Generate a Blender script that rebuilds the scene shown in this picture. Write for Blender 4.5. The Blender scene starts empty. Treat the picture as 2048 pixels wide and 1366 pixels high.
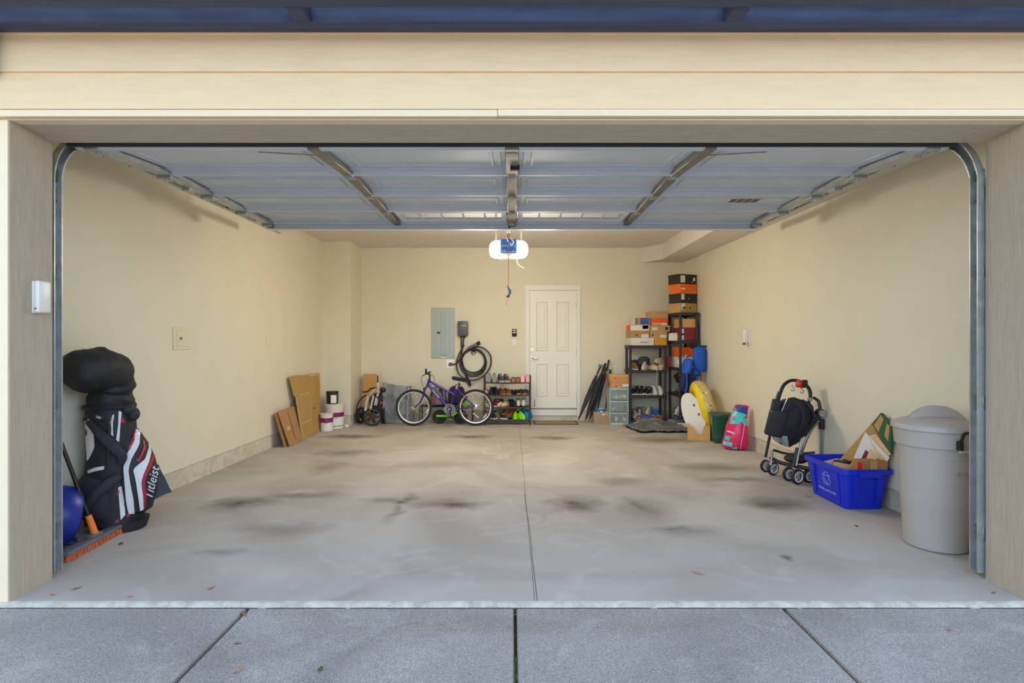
import bpy, bmesh, math, random
from mathutils import Vector, Matrix, Euler, noise
from math import sin, cos, pi, radians as R
random.seed(7)
SC = bpy.context.scene
COL = SC.collection

# ------------------------------------------------------------------ camera
CAMZ = 1.35
FPX = 1138.0                       # focal length in pixels of the 2048 px wide frame
cam_d = bpy.data.cameras.new('camera')
cam_d.sensor_width = 36.0
cam_d.lens = FPX / 2048.0 * 36.0
cam_d.clip_start = 0.05
cam = bpy.data.objects.new('camera', cam_d)
COL.objects.link(cam)
cam.location = (0, 0, CAMZ)
cam.rotation_euler = (R(90), 0, 0)
SC.camera = cam

# ------------------------------------------------------------------ world: clear sky, the sun stands behind the house
W = bpy.data.worlds.new('World'); SC.world = W
W.use_nodes = True
wn = W.node_tree
sky = wn.nodes.new('ShaderNodeTexSky')
sky.sky_type = 'NISHITA'
sky.sun_disc = False
sky.sun_elevation = R(38)
sky.sun_rotation = R(-15)
sky.air_density = 1.0
sky.dust_density = 2.5
sky.ozone_density = 1.0
whsv = wn.nodes.new('ShaderNodeHueSaturation')
whsv.inputs['Saturation'].default_value = 0.85
wn.links.new(sky.outputs[0], whsv.inputs['Color'])
wn.links.new(whsv.outputs[0], wn.nodes['Background'].inputs[0])
wn.nodes['Background'].inputs[1].default_value = 0.5
sun_d = bpy.data.lights.new('sun', 'SUN')
sun_d.energy = 3.5; sun_d.angle = R(0.6); sun_d.color = (1.0, 0.9, 0.74)
sun = bpy.data.objects.new('sun', sun_d); COL.objects.link(sun)
sun.rotation_euler = (R(-52), 0, R(15))      # shines from behind the house towards the street

SC.view_settings.view_transform = 'Standard'
SC.view_settings.look = 'None'
SC.view_settings.exposure = 0.66
SC.view_settings.gamma = 1.0
SC.view_settings.use_curve_mapping = False
try:
    SC.cycles.max_bounces = 10
    SC.cycles.diffuse_bounces = 6
    SC.cycles.sample_clamp_indirect = 8.0
except Exception:
    pass

# ------------------------------------------------------------------ helpers
def at(px, py, Y):                 # point of the place that stands Y metres in front of the camera
    return Vector(((px - 1024) * Y / FPX, Y, CAMZ - (py - 683) * Y / FPX))
def onfloor(px, py):
    Y = FPX * CAMZ / (py - 683)
    return Vector(((px - 1024) * Y / FPX, Y, 0.0))
def lin(c):
    c = c / 255.0
    return c / 12.92 if c <= 0.04045 else ((c + 0.055) / 1.055) ** 2.4
def rgb(r, g, b):
    return (lin(r), lin(g), lin(b), 1.0)
def rotz(a): return Matrix.Rotation(a, 4, 'Z')
def rotx(a): return Matrix.Rotation(a, 4, 'X')
def roty(a): return Matrix.Rotation(a, 4, 'Y')
def tr(x, y, z): return Matrix.Translation((x, y, z))

MATS = {}
def mat(name, col=(128, 128, 128), rough=0.6, metal=0.0, var=0.12, scale=14.0, bump=0.0, bscale=60.0, spec=0.5, trans=0.0, alpha=1.0, stretch=(1, 1, 1), col2=None, coat=0.0, emit=None, estr=0.0):
    if name in MATS: return MATS[name]
    m = bpy.data.materials.new(name); m.use_nodes = True
    nt = m.node_tree; N = nt.nodes; L = nt.links
    b = N['Principled BSDF']
    b.inputs['Roughness'].default_value = rough
    b.inputs['Metallic'].default_value = metal
    b.inputs['Specular IOR Level'].default_value = spec
    b.inputs['Transmission Weight'].default_value = trans
    b.inputs['Alpha'].default_value = alpha
    b.inputs['Coat Weight'].default_value = coat
    if emit:
        b.inputs['Emission Color'].default_value = rgb(*emit); b.inputs['Emission Strength'].default_value = estr
    tc = N.new('ShaderNodeTexCoord'); mp = N.new('ShaderNodeMapping')
    mp.inputs['Scale'].default_value = stretch
    L.new(tc.outputs['Object'], mp.inputs[0])
    nz = N.new('ShaderNodeTexNoise'); nz.inputs['Scale'].default_value = scale; nz.inputs['Detail'].default_value = 4
    L.new(mp.outputs[0], nz.inputs['Vector'])
    rp = N.new('ShaderNodeValToRGB')
    a = rgb(*col)
    if col2: c2 = rgb(*col2)
    else: c2 = tuple(x * (1 - var) for x in a[:3]) + (1,)
    rp.color_ramp.elements[0].position = 0.32; rp.color_ramp.elements[0].color = c2
    rp.color_ramp.elements[1].position = 0.66; rp.color_ramp.elements[1].color = a
    L.new(nz.outputs['Fac'], rp.inputs[0]); L.new(rp.outputs[0], b.inputs['Base Color'])
    if bump:
        n2 = N.new('ShaderNodeTexNoise'); n2.inputs['Scale'].default_value = bscale; n2.inputs['Detail'].default_value = 3
        L.new(mp.outputs[0], n2.inputs['Vector'])
        bp = N.new('ShaderNodeBump'); bp.inputs['Strength'].default_value = bump; bp.inputs['Distance'].default_value = 0.01
        L.new(n2.outputs['Fac'], bp.inputs['Height']); L.new(bp.outputs[0], b.inputs['Normal'])
    MATS[name] = m
    return m

class MB:
    """collects geometry for ONE mesh"""
    def __init__(s): s.v = []; s.f = []
    def add(s, verts, faces, M=None):
        o = len(s.v)
        if M is not None: verts = [M @ Vector(p) for p in verts]
        s.v += [tuple(p) for p in verts]
        s.f += [tuple(i + o for i in f) for f in faces]
        return s
    def box(s, x0, x1, y0, y1, z0, z1, M=None):
        v = [(x0,y0,z0),(x1,y0,z0),(x1,y1,z0),(x0,y1,z0),(x0,y0,z1),(x1,y0,z1),(x1,y1,z1),(x0,y1,z1)]
        f = [(0,3,2,1),(4,5,6,7),(0,1,5,4),(1,2,6,5),(2,3,7,6),(3,0,4,7)]
        return s.add(v, f, M)
    def rbox(s, x0, x1, y0, y1, z0, z1, r=0.01, seg=2, M=None):
        bm = bmesh.new(); bmesh.ops.create_cube(bm, size=1.0)
        for v in bm.verts:
            v.co = Vector(((x0+x1)/2 + v.co.x*(x1-x0), (y0+y1)/2 + v.co.y*(y1-y0), (z0+z1)/2 + v.co.z*(z1-z0)))
        bmesh.ops.bevel(bm, geom=bm.edges[:], offset=r, segments=seg, profile=0.5, affect='EDGES')
        bm.verts.index_update()
        s.add([v.co.copy() for v in bm.verts], [tuple(v.index for v in f.verts) for f in bm.faces], M)
        bm.free(); return s
    def tube(s, path, r, seg=8, closed=False, M=None, caps=True, flat=1.0, up=None):
        P = [Vector(p) for p in path]; n = len(P)
        rr = r if isinstance(r, (list, tuple)) else [r]*n
        verts = []; faces = []
        prev = None
        for i in range(n):
            if closed: t = P[(i+1) % n] - P[i-1]
            else: t = P[min(i+1, n-1)] - P[max(i-1, 0)]
            if t.length < 1e-9: t = Vector((0,0,1))
            t.normalize()
            if prev is None:
                u = Vector(up) if up else (Vector((0,0,1)) if abs(t.z) < 0.9 else Vector((1,0,0)))
            else: u = prev
            u = (u - t*u.dot(t))
            if u.length < 1e-6: u = t.orthogonal()
            u.normalize(); prev = u
            w = t.cross(u)
            for k in range(seg):
                a = 2*pi*k/seg
                verts.append(P[i] + (w*cos(a) + u*sin(a)*flat)*rr[i])
        m = n if closed else n-1
        for i in range(m):
            for k in range(seg):
                a = i*seg+k; b = i*seg+(k+1) % seg
                j = (i+1) % n
                faces.append((a, b, j*seg+(k+1) % seg, j*seg+k))
        if caps and not closed:
            faces.append(tuple(reversed(range(seg)))); faces.append(tuple(range((n-1)*seg, n*seg)))
        return s.add(verts, faces, M)
    def lathe(s, prof, seg=24, M=None, a0=0.0, a1=2*pi, sx=1.0, sy=1.0):
        full = abs(a1-a0-2*pi) < 1e-6
        ns = seg if full else seg+1
        verts = []; faces = []
        for (r, z) in prof:
            for k in range(ns):
                a = a0 + (a1-a0)*k/seg
                verts.append((r*cos(a)*sx, r*sin(a)*sy, z))
        for i in range(len(prof)-1):
            for k in range(seg):
                k2 = (k+1) % ns if full else k+1
                faces.append((i*ns+k, i*ns+k2, (i+1)*ns+k2, (i+1)*ns+k))
        return s.add(verts, faces, M)
    def cyl(s, r, z0, z1, seg=20, M=None, r1=None):
        r1 = r if r1 is None else r1
        return s.lathe([(0.0001, z0), (r, z0), (r1, z1), (0.0001, z1)], seg, M)
    def ball(s, rx, ry, rz, c=(0,0,0), seg=14, rings=8, M=None):
        pr = [(max(1e-4, sin(pi*i/rings)), -cos(pi*i/rings)) for i in range(rings+1)]
        MM = tr(*c) @ Matrix.Diagonal((rx, ry, rz, 1))
        return s.lathe(pr, seg, MM if M is None else M @ MM)
    def prism(s, poly, d0, d1, M=None):
        """polygon in the XZ plane pushed along Y from d0 to d1"""
        n = len(poly)
        v = [(p[0], d0, p[1]) for p in poly] + [(p[0], d1, p[1]) for p in poly]
        f = [tuple(range(n)), tuple(reversed(range(n, 2*n)))] + [(i, n+i, n+(i+1) % n, (i+1) % n) for i in range(n)]
        return s.add(v, f, M)
    def loft(s, rings, caps=True, M=None, closed=False):
        n = len(rings[0]); v = [p for r in rings for p in r]; f = []
        m = len(rings)
        for i in range(m if closed else m-1):
            j = (i+1) % m
            for k in range(n):
                k2 = (k+1) % n
                f.append((i*n+k, i*n+k2, j*n+k2, j*n+k))
        if caps and not closed: f += [tuple(reversed(range(n))), tuple(range((m-1)*n, m*n))]
        return s.add(v, f, M)
    def sheet(s, fn, nu, nv, th=0.004, M=None):
        """surface fn(u,v) given a thickness"""
        P = [[Vector(fn(i/nu, j/nv)) for j in range(nv+1)] for i in range(nu+1)]
        top = []; bot = []
        for i in range(nu+1):
            for j in range(nv+1):
                du = P[min(i+1,nu)][j]-P[max(i-1,0)][j]; dv = P[i][min(j+1,nv)]-P[i][max(j-1,0)]
                nn = du.cross(dv)
                nn = nn.normalized() if nn.length > 1e-12 else Vector((0,0,1))
                top.append(P[i][j]+nn*th/2); bot.append(P[i][j]-nn*th/2)
        K = (nu+1)*(nv+1); f = []
        q = lambda i, j: i*(nv+1)+j
        for i in range(nu):
            for j in range(nv):
                a = (q(i,j), q(i+1,j), q(i+1,j+1), q(i,j+1))
                f.append(a); f.append(tuple(K+x for x in reversed(a)))
        for i in range(nu):
            f.append((q(i+1,0), q(i,0), K+q(i,0), K+q(i+1,0)))
            f.append((q(i,nv), q(i+1,nv), K+q(i+1,nv), K+q(i,nv)))
        for j in range(nv):
            f.append((q(0,j), q(0,j+1), K+q(0,j+1), K+q(0,j)))
            f.append((q(nu,j+1), q(nu,j), K+q(nu,j), K+q(nu,j+1)))
        return s.add(top+bot, f, M)
    def build(s, name, m, parent=None, smooth=True, angle=38, fix=True, **kw):
        me = bpy.data.meshes.new(name)
        me.from_pydata(s.v, [], s.f); me.validate()
        if fix:
            bm = bmesh.new(); bm.from_mesh(me)
            bmesh.ops.recalc_face_normals(bm, faces=bm.faces[:])
            bm.to_mesh(me); bm.free()
        ms = m if isinstance(m, (list, tuple)) else [m]
        for x in ms: me.materials.append(x)
        if smooth and len(me.polygons):
            me.shade_smooth(); me.set_sharp_from_angle(angle=R(angle))
        o = bpy.data.objects.new(name, me); COL.objects.link(o)
        if parent is not None: o.parent = parent
        for k, val in kw.items(): o[k] = val
        return o

def B(): return MB()
def thing(name, label, cat, loc=(0,0,0), rz=0.0, group=None):
    o = bpy.data.objects.new(name, None); COL.objects.link(o)
    o.empty_display_size = 0.1
    o.location = loc; o.rotation_euler = (0, 0, rz)
    o['label'] = label; o['category'] = cat
    if group: o['group'] = group
    return o
def tag(o, label, cat, group=None):
    o['label'] = label; o['category'] = cat
    if group: o['group'] = group
    return o
def struct(o, label=None):
    o['kind'] = 'structure'
    if label: o['label'] = label
    return o
def dup(root, label=None, loc=None, rot=None):
    r = root.copy(); COL.objects.link(r)
    if label: r['label'] = label
    if loc is not None: r.location = loc
    if rot is not None: r.rotation_euler = rot
    for ch in list(root.children):
        c = ch.copy(); COL.objects.link(c); c.parent = r
        for g in list(ch.children):
            d = g.copy(); COL.objects.link(d); d.parent = c
    return r
def text_part(txt, size, m, parent, M, name='lettering', depth=0.0008, align='CENTER', shear=0.0, sx=1.0):
    cu = bpy.data.curves.new('t', 'FONT'); cu.body = txt; cu.size = size; cu.extrude = depth
    cu.align_x = align; cu.align_y = 'CENTER'; cu.shear = shear; cu.resolution_u = 2
    ob = bpy.data.objects.new('t', cu); COL.objects.link(ob)
    dg = bpy.context.evaluated_depsgraph_get(); dg.update()
    me = bpy.data.meshes.new_from_object(ob.evaluated_get(dg))
    bpy.data.objects.remove(ob); bpy.data.curves.remove(cu)
    me.name = name
    me.transform(M @ Matrix.Diagonal((sx, 1, 1, 1)))
    me.materials.clear(); me.materials.append(m)
    o = bpy.data.objects.new(name, me); COL.objects.link(o)
    if parent is not None: o.parent = parent
    return o
# text lies in the local XY plane: stand it up to face the camera (-Y)
FACE = rotx(R(90))
def arc(cx, cz, r, a0, a1, n, y=0.0, rz=None):
    rz = rz or r
    return [(cx + r*cos(a0+(a1-a0)*i/n), y, cz + rz*sin(a0+(a1-a0)*i/n)) for i in range(n+1)]
def bez(pts, n=16):
    """smooth curve through points (Catmull-Rom)"""
    P = [Vector(p) for p in pts]; out = []
    Q = [P[0]*2-P[1]] + P + [P[-1]*2-P[-2]]
    for i in range(1, len(Q)-2):
        for k in range(n):
            t = k/n
            out.append(0.5*((2*Q[i]) + (Q[i+1]-Q[i-1])*t + (2*Q[i-1]-5*Q[i]+4*Q[i+1]-Q[i+2])*t*t + (3*Q[i]-Q[i-1]-3*Q[i+1]+Q[i+2])*t**3))
    out.append(P[-1]); return out
from mathutils.bvhtree import BVHTree
def bvh_of(*mbs, off=(0,0,0)):
    V = []; F = []
    for m in mbs:
        o = len(V); V += [Vector(p)+Vector(off) for p in m.v]; F += [tuple(i+o for i in f) for f in m.f]
    return BVHTree.FromPolygons(V, F)
def hit(bv, px, py, lift=0.003, back=None):
    d = Vector(((px-1024)/FPX, 1.0, -(py-683)/FPX)).normalized()
    h = bv.ray_cast(Vector((0,0,CAMZ)), d)
    if h[0] is None:
        h = bv.find_nearest(Vector((0,0,CAMZ)) + d*(back or 4.0))
    n = h[1]
    if n.dot(d) > 0: n = -n
    return h[0] + n*lift
def poly_at(P, t):
    """point at fraction t of a pixel polyline"""
    L = [0.0]
    for a, b in zip(P, P[1:]): L.append(L[-1] + math.hypot(b[0]-a[0], b[1]-a[1]))
    s = t*L[-1]
    for i in range(len(P)-1):
        if s <= L[i+1]+1e-9:
            u = (s-L[i])/max(1e-9, L[i+1]-L[i])
            return (P[i][0]+(P[i+1][0]-P[i][0])*u, P[i][1]+(P[i+1][1]-P[i][1])*u)
    return P[-1]
def patch(bv, A, C, nu=12, nv=4, th=0.004, lift=0.002, off=(0,0,0), back=None):
    """a raised fabric or print patch lying on a surface, between two edge lines"""
    o = Vector(off)
    def fn(u, v):
        a = poly_at(A, u); c = poly_at(C, u)
        return hit(bv, a[0]+(c[0]-a[0])*v, a[1]+(c[1]-a[1])*v, lift, back) - o
    return B().sheet(fn, nu, nv, th)
def wrinkle(mb, amp, sc, seed=0.0, zs=1.0):
    mb.v = [tuple(Vector(p) + noise.noise_vector(Vector((p[0]*sc+seed, p[1]*sc, p[2]*sc*zs)))*amp) for p in mb.v]
    return mb
def ringpath(P, n=20, sq=1.0):
    """rings (cx, cy, z, rx, ry) stacked upwards"""
    out = []
    for (cx, cy, z, rx, ry) in P:
        r = []
        for i in range(n):
            a = 2*pi*i/n; c, s_ = cos(a), sin(a)
            c = math.copysign(abs(c)**sq, c); s_ = math.copysign(abs(s_)**sq, s_)
            r.append((cx+rx*c, cy+ry*s_, z))
        out.append(r)
    return out

def marks(n, size, m, parent, M, width, name='lettering', seed=1):
    """a row of small strokes: print too small to read in the photograph"""
    r_ = random.Random(seed); b = B(); st = width/n
    for i in range(n):
        x = -width/2+st*i; h = size*(.7 if r_.random() < .6 else 1.0); w = st*.72
        k = r_.random()
        b.box(x, x+w*.25, -size/2, -size/2+h, 0, .0012, M)
        if k < .7: b.box(x, x+w, -size/2, -size/2+size*.16, 0, .0012, M)
        if k > .3: b.box(x, x+w, -size/2+h*.8, -size/2+h, 0, .0012, M)
        if k > .5: b.box(x+w*.75, x+w, -size/2, -size/2+h, 0, .0012, M)
    return b.build(name, m, parent, smooth=False)
# ================================================================== THE SETTING
XL, XR, YB = -3.05, 2.99, 9.72          # inner faces of the garage at the back
WXL = lambda y: -3.02 - 0.011*(9.72-y)  # the side walls open slightly towards the door
WXR = lambda y: 2.935 + 0.022*(9.72-y)
YF, YJ = 2.95, 3.23                     # front and back edge of the opening
JL, JR = -2.615, 2.695                   # jamb faces
ZC = 2.95
def concrete(name, c1, c2, c3, scale, bump, stains=(), grain=0.25, c4=None):
    m = bpy.data.materials.new(name); m.use_nodes = True
    nt = m.node_tree; N = nt.nodes; L = nt.links; b = N['Principled BSDF']
    tc = N.new('ShaderNodeTexCoord')
    def nz(sc, det=6, w=None, dist=0.0):
        n = N.new('ShaderNodeTexNoise'); n.inputs['Scale'].default_value = sc; n.inputs['Detail'].default_value = det
        n.inputs['Distortion'].default_value = dist
        L.new(w if w else tc.outputs['Object'], n.inputs['Vector']); return n.outputs['Fac']
    def ramp(f, p0, p1, ca=(0,0,0,1), cb=(1,1,1,1)):
        r = N.new('ShaderNodeValToRGB'); r.color_ramp.elements[0].position = p0; r.color_ramp.elements[1].position = p1
        r.color_ramp.elements[0].color = ca; r.color_ramp.elements[1].color = cb; L.new(f, r.inputs[0]); return r.outputs[0]
    def mix(f, a, bb, mode='MIX'):
        x = N.new('ShaderNodeMix'); x.data_type = 'RGBA'; x.blend_type = mode
        if isinstance(f, float): x.inputs[0].default_value = f
        else: L.new(f, x.inputs[0])
        for k, s in ((6, a), (7, bb)):
            if isinstance(s, tuple): x.inputs[k].default_value = s
            else: L.new(s, x.inputs[k])
        return x.outputs[2]
    def mth(op, a, bb, clamp=False):
        x = N.new('ShaderNodeMath'); x.operation = op; x.use_clamp = clamp
        for k, s in ((0, a), (1, bb)):
            if isinstance(s, (float, int)): x.inputs[k].default_value = s
            else: L.new(s, x.inputs[k])
        return x.outputs[0]
    col = mix(ramp(nz(scale, 8, dist=1.2), 0.36, 0.64), rgb(*c2), rgb(*c1))
    col = mix(ramp(nz(scale*2.3, 8, dist=2.0), 0.54, 0.80), col, rgb(*c3))
    if stains:
        wn_ = N.new('ShaderNodeTexNoise'); wn_.inputs['Scale'].default_value = 3.5; wn_.inputs['Detail'].default_value = 5
        L.new(tc.outputs['Object'], wn_.inputs['Vector'])
        wv = N.new('ShaderNodeVectorMath'); wv.operation = 'MULTIPLY_ADD'
        L.new(wn_.outputs['Color'], wv.inputs[0]); wv.inputs[1].default_value = (0.30, 0.30, 0); L.new(tc.outputs['Object'], wv.inputs[2])
        tot = None
        for (x, y, rx, ry, s) in stains:
            mp = N.new('ShaderNodeMapping'); mp.vector_type = 'POINT'
            mp.inputs['Location'].default_value = (-(x+0.15)/rx, -(y+0.15)/ry, 0); mp.inputs['Scale'].default_value = (1/rx, 1/ry, 0)
            L.new(wv.outputs[0], mp.inputs[0])
            g = N.new('ShaderNodeTexGradient'); g.gradient_type = 'SPHERICAL'; L.new(mp.outputs[0], g.inputs[0])
            e = mth('MULTIPLY', g.outputs['Fac'], s)
            tot = e if tot is None else mth('MAXIMUM', tot, e)
        tot = mth('MULTIPLY', tot, mth('ADD', nz(9.0, 6), 0.45), True)
        col = mix(tot, col, rgb(*c4))
    fine = nz(230.0, 3)
    col = mix(grain, col, ramp(fine, 0.36, 0.66, (0.25,0.25,0.25,1), (1,1,1,1)), 'MULTIPLY')
    L.new(col, b.inputs['Base Color'])
    b.inputs['Roughness'].default_value = 0.82
    bp = N.new('ShaderNodeBump'); bp.inputs['Strength'].default_value = bump; bp.inputs['Distance'].default_value = 0.004
    L.new(nz(90.0, 4), bp.inputs['Height']); L.new(bp.outputs[0], b.inputs['Normal'])
    return m
def fl(px, py, rx, ry, s=0.8):
    p = onfloor(px, py); return (p.x, p.y, rx, ry, s)
STAINS = [fl(482,1006,.36,.30,.95), fl(906,1008,.38,.22,1.0), fl(1150,1006,.30,.32,1.0), fl(1548,1010,.34,.28,.9), fl(700,873,.55,.22,.95), fl(940,873,.42,.22,1.0),
          fl(1105,876,.42,.20,.85), fl(1330,880,.6,.30,.8), fl(1440,935,.55,.32,.7), fl(610,990,.5,.16,.6), fl(690,905,.45,.30,.7), fl(1245,962,.35,.25,.5),
          fl(1290,1020,.30,.5,.55), fl(1370,1060,.42,.16,.45), fl(770,1000,.30,.10,.6), fl(820,995,.10,.2,.8), fl(440,1105,.22,.1,.45), fl(1570,1113,.07,.06,.9), fl(560,1055,.5,.2,.35), fl(1600,960,.4,.3,.5), fl(880,930,.6,.2,.35), fl(1275,1012,.10,.42,.75), fl(1345,1055,.30,.10,.7), fl(805,1003,.14,.12,1.0), fl(790,1025,.08,.3,.6), fl(655,935,.25,.4,.5), fl(1480,960,.5,.12,.6)]
m_floor = concrete('garage_concrete', (200,193,183), (178,169,157), (208,203,196), 0.75, 0.25, STAINS, 0.22, (92,78,66))
m_drive = concrete('driveway_concrete', (200,193,184), (172,166,158), (210,205,196), 0.9, 0.9, (), 0.75)
m_curb = concrete('curb_concrete', (228,218,198), (206,194,172), (236,228,212), 6.0, 0.8, (), 0.35)
m_lip = concrete('lip_concrete', (226,218,200), (196,186,168), (232,226,212), 8.0, 0.8, (), 0.3)

# floor: six poured panels with narrow joints
fl_root = struct(B().box(XL-0.2, XR+0.2, YF-0.02, YB+0.1, -0.14, -0.022).build('floor', mat('joint_dark', (92,86,80), 0.9)))
ys = [2.96, 5.28, 6.86, YB+0.05]; xs = [XL-0.1, 0.118, XR+0.1]; jg = 0.0013
for i in range(2):
    for j in range(3):
        B().box(xs[i]+(jg if i else 0), xs[i+1]-(0 if i else jg), ys[j]+jg, ys[j+1]-jg, -0.1, 0.0).build('floor_slab', m_floor, fl_root, smooth=False)
# pale worn lip of the slab at the door line
def lipfn(x): return 2.932 + 0.004*noise.noise(Vector((x*9, 0, 1)))
lp = B(); n = 120; vv = []; ff = []
for i in range(n+1):
    x = -3.4 + 6.8*i/n
    e = lipfn(x); z = -0.002-0.004*abs(noise.noise(Vector((x*14, 3, 1))))
    vv += [(x, 2.962, 0.0005), (x, e+0.012, 0.0005), (x, e, z-0.003), (x, e-0.002, -0.06)]
for i in range(n):
    for k in range(3): ff.append((i*4+k, i*4+k+1, i*4+4+k+1, i*4+4+k))
lp.add(vv, ff).build('floor_lip', m_lip, fl_root)
# hairline crack wandering from the door line to the cross joint
ck = [onfloor(1075,1205)]
for (a, b_) in ((1072,1180),(1070,1160),(1065,1120),(1062,1085),(1058,1050),(1052,1015),(1049,985)): ck.append(onfloor(a, b_))
B().tube([(p.x, p.y, 0.0) for p in bez(ck, 6)], 0.0022, 4, flat=0.25).build('floor_crack', MATS['joint_dark'], fl_root)

# driveway: poured panels with open joints
dv = struct(B().box(-14, 14, -16, 2.925, -0.3, -0.06).build('driveway', mat('joint_soil', (96,84,66), 0.95, col2=(60,62,44), scale=30)), None)
dx = [-4.2, -1.355, 0.016, 1.395, 4.2]
for i in range(4):
    for (y0, y1) in ((-1.2, 2.923), (-5.4, -1.22)):
        B().rbox(dx[i]+0.007, dx[i+1]-0.007, y0, y1, -0.1, -0.02, 0.006, 1).build('driveway_slab', m_drive, dv)
for (x0, x1) in ((-13.9, -4.22), (4.22, 13.9)):
    B().box(x0, x1, -16, 2.9, -0.1, -0.02).build('driveway_slab', m_drive, dv)
B().box(-4.2, 4.2, -16, -5.42, -0.1, -0.02).build('driveway_slab', m_drive, dv)
# moss in the joints
mo = B(); rnd = random.Random(3)
for k in range(90):
    x = 0.016 + rnd.uniform(-.006, .006); y = rnd.uniform(2.2, 2.48)
    h = rnd.uniform(.004, .02)
    mo.add([(x-.0015,y,-.05),(x+.0015,y,-.05),(x+rnd.uniform(-.008,.008),y+rnd.uniform(-.008,.008),-.02+h)], [(0,1,2)])
tag(mo.build('joint_grass', mat('moss', (78,104,50), 0.9), fix=False), 'thin green grass growing in the middle driveway joint', 'grass')['kind'] = 'stuff'

# interior walls
m_wall = mat('wall_paint', (226,218,194), 0.55, var=0.03, scale=3.0, bump=0.05, bscale=140)
m_white = mat('white_paint', (236,233,224), 0.45, var=0.03, bump=0.02)
m_ceil = mat('ceiling_paint', (222,214,202), 0.8, var=0.03, scale=2.0, bump=0.08, bscale=120)
CH = 0.17
def sidewall(fx, sgn, off, z0, z1, y1=YB+0.1):
    v = []
    for z in (z0, z1):
        v += [(fx(YJ)+off, YJ, z), (fx(y1)+off, y1, z), (sgn*3.4, y1, z), (sgn*3.4, YJ, z)]
    return B().add(v, [(0,1,2,3),(7,6,5,4),(0,4,5,1),(1,5,6,2),(2,6,7,3),(3,7,4,0)])
struct(sidewall(WXL, -1, 0, CH, ZC).build('wall_left', m_wall, smooth=False))
struct(sidewall(WXR, 1, 0, CH, ZC).build('wall_right', m_wall, smooth=False))
# back wall with the doorway cut out
DX0, DX1, DZ0, DZ1 = at(1058,0,YB).x, at(1154,0,YB).x, 0.165, at(0,580,YB).z
wb = B()
wb.box(XL-0.1, DX0, YB, YB+0.14, CH, ZC); wb.box(DX1, XR+0.1, YB, YB+0.14, CH, ZC); wb.box(DX0, DX1, YB, YB+0.14, DZ1, ZC)
struct(wb.build('wall_back', m_wall))
struct(B().box(-3.4, 3.4, YJ, YB+0.15, ZC, ZC+0.12).build('ceiling', m_ceil))
BX, BY = -2.575, 9.09
struct(B().box(XL, BX, BY, YB, CH, ZC).build('wall_pilaster', m_wall))
cb = struct(sidewall(WXL, -1, -0.012, 0, CH-0.006, BY).build('baseboard_left', m_curb, smooth=False))
struct(B().box(XL-0.02, BX+0.012-0.02, BY+0.012, YB, 0, CH-0.006).build('baseboard_pilaster', m_curb))
struct(B().box(BX-0.02, XR+0.1, YB+0.012, YB+0.14, 0, CH-0.006).build('baseboard_back', m_curb))
struct(sidewall(WXR, 1, 0.012, 0, CH-0.006).build('baseboard_right', m_curb, smooth=False))
# boxed-in soffit along the right wall, its end chamfered
sf = B(); zs = 2.70
P = [(2.24, YB), (2.47, 9.32), (2.42, YJ), (3.2, YJ), (3.2, YB)]
sf.add([(x, y, zs) for x, y in P] + [(x, y, ZC) for x, y in P], [(0,1,2,3,4), (9,8,7,6,5)] + [(i, i+5, (i+1) % 5+5, (i+1) % 5) for i in range(5)])
struct(sf.build('ceiling_soffit', m_ceil, smooth=False))

# front of the house: jambs, header, lap siding
m_clad = mat('jamb_cladding', (182,168,146), 0.7, var=0.10, scale=40, bump=0.5, bscale=55, stretch=(1,1,0.18))
m_soff = mat('header_cladding', (196,184,160), 0.7, var=0.10, scale=40, bump=0.5, bscale=55, stretch=(0.18,1,1))
m_side = mat('siding_paint', (244,213,168), 0.65, var=0.06, scale=30, bump=0.35, bscale=50, stretch=(0.15,1,1))
m_trimc = mat('trim_cream', (244,222,184), 0.55, var=0.03)
m_dark = mat('pergola_stain', (74,82,106), 0.75, var=0.35, scale=22, bump=0.5, bscale=40, stretch=(0.05,1,1))
wf = struct(B().box(-7.0, JL, YF, YJ, -0.02, 2.5).box(JR, 7.0, YF, YJ, -0.02, 2.5).box(-7.0, 7.0, YF+0.005, YJ, 2.5, 5.6).build('wall_front', m_trimc))  # upper storey is unseen, added to shade the driveway from the sun
struct(B().box(-7.2, 7.2, YF-0.5, YB+1, 5.6, 5.75).build('shade_roof', m_dark))  # unseen roof, added with the storey below it to block the sun
B().box(JL-0.02, JL+0.006, YF+0.006, YJ, 0.0, 2.5).build('jamb_panel', m_clad, wf)
B().box(JR-0.006, JR+0.02, YF+0.006, YJ, 0.0, 2.5).build('jamb_panel', m_clad, wf)
hs = B(); hs.add([(JL,YF,2.507),(JR,YF,2.507),(JR,YJ,2.478),(JL,YJ,2.478),(JL,YF,2.53),(JR,YF,2.53),(JR,YJ,2.53),(JL,YJ,2.53)], [(0,3,2,1),(4,5,6,7),(0,1,5,4),(1,2,6,5),(2,3,7,6),(3,0,4,7)])
hs.build('header_underside', m_soff, wf, smooth=False)
struct(B().rbox(-4.0, -0.075, 2.922, YF+0.005, 2.506, 2.542, 0.003, 1).build('trim_1', m_trimc))
struct(B().rbox(-0.073, 4.0, 2.922, YF+0.005, 2.508, 2.544, 0.003, 1).build('trim_2', m_trimc))
def lap(z0, z1, name='siding_board'):
    b = B(); y0 = 2.930; y1 = 2.942
    b.add([(-4,y0,z0),(4,y0,z0),(4,y0+.012,z0),(-4,y0+.012,z0),(-4,y1,z1),(4,y1,z1),(4,YF+.006,z1),(-4,YF+.006,z1)], [(0,3,2,1),(4,5,6,7),(0,1,5,4),(1,2,6,5),(2,3,7,6),(3,0,4,7)])
    return b.build(name, m_side, wf, smooth=False)
lap(2.548, 2.745); lap(2.741, 2.945); lap(2.94, 3.14); lap(3.136, 3.336)
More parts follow.
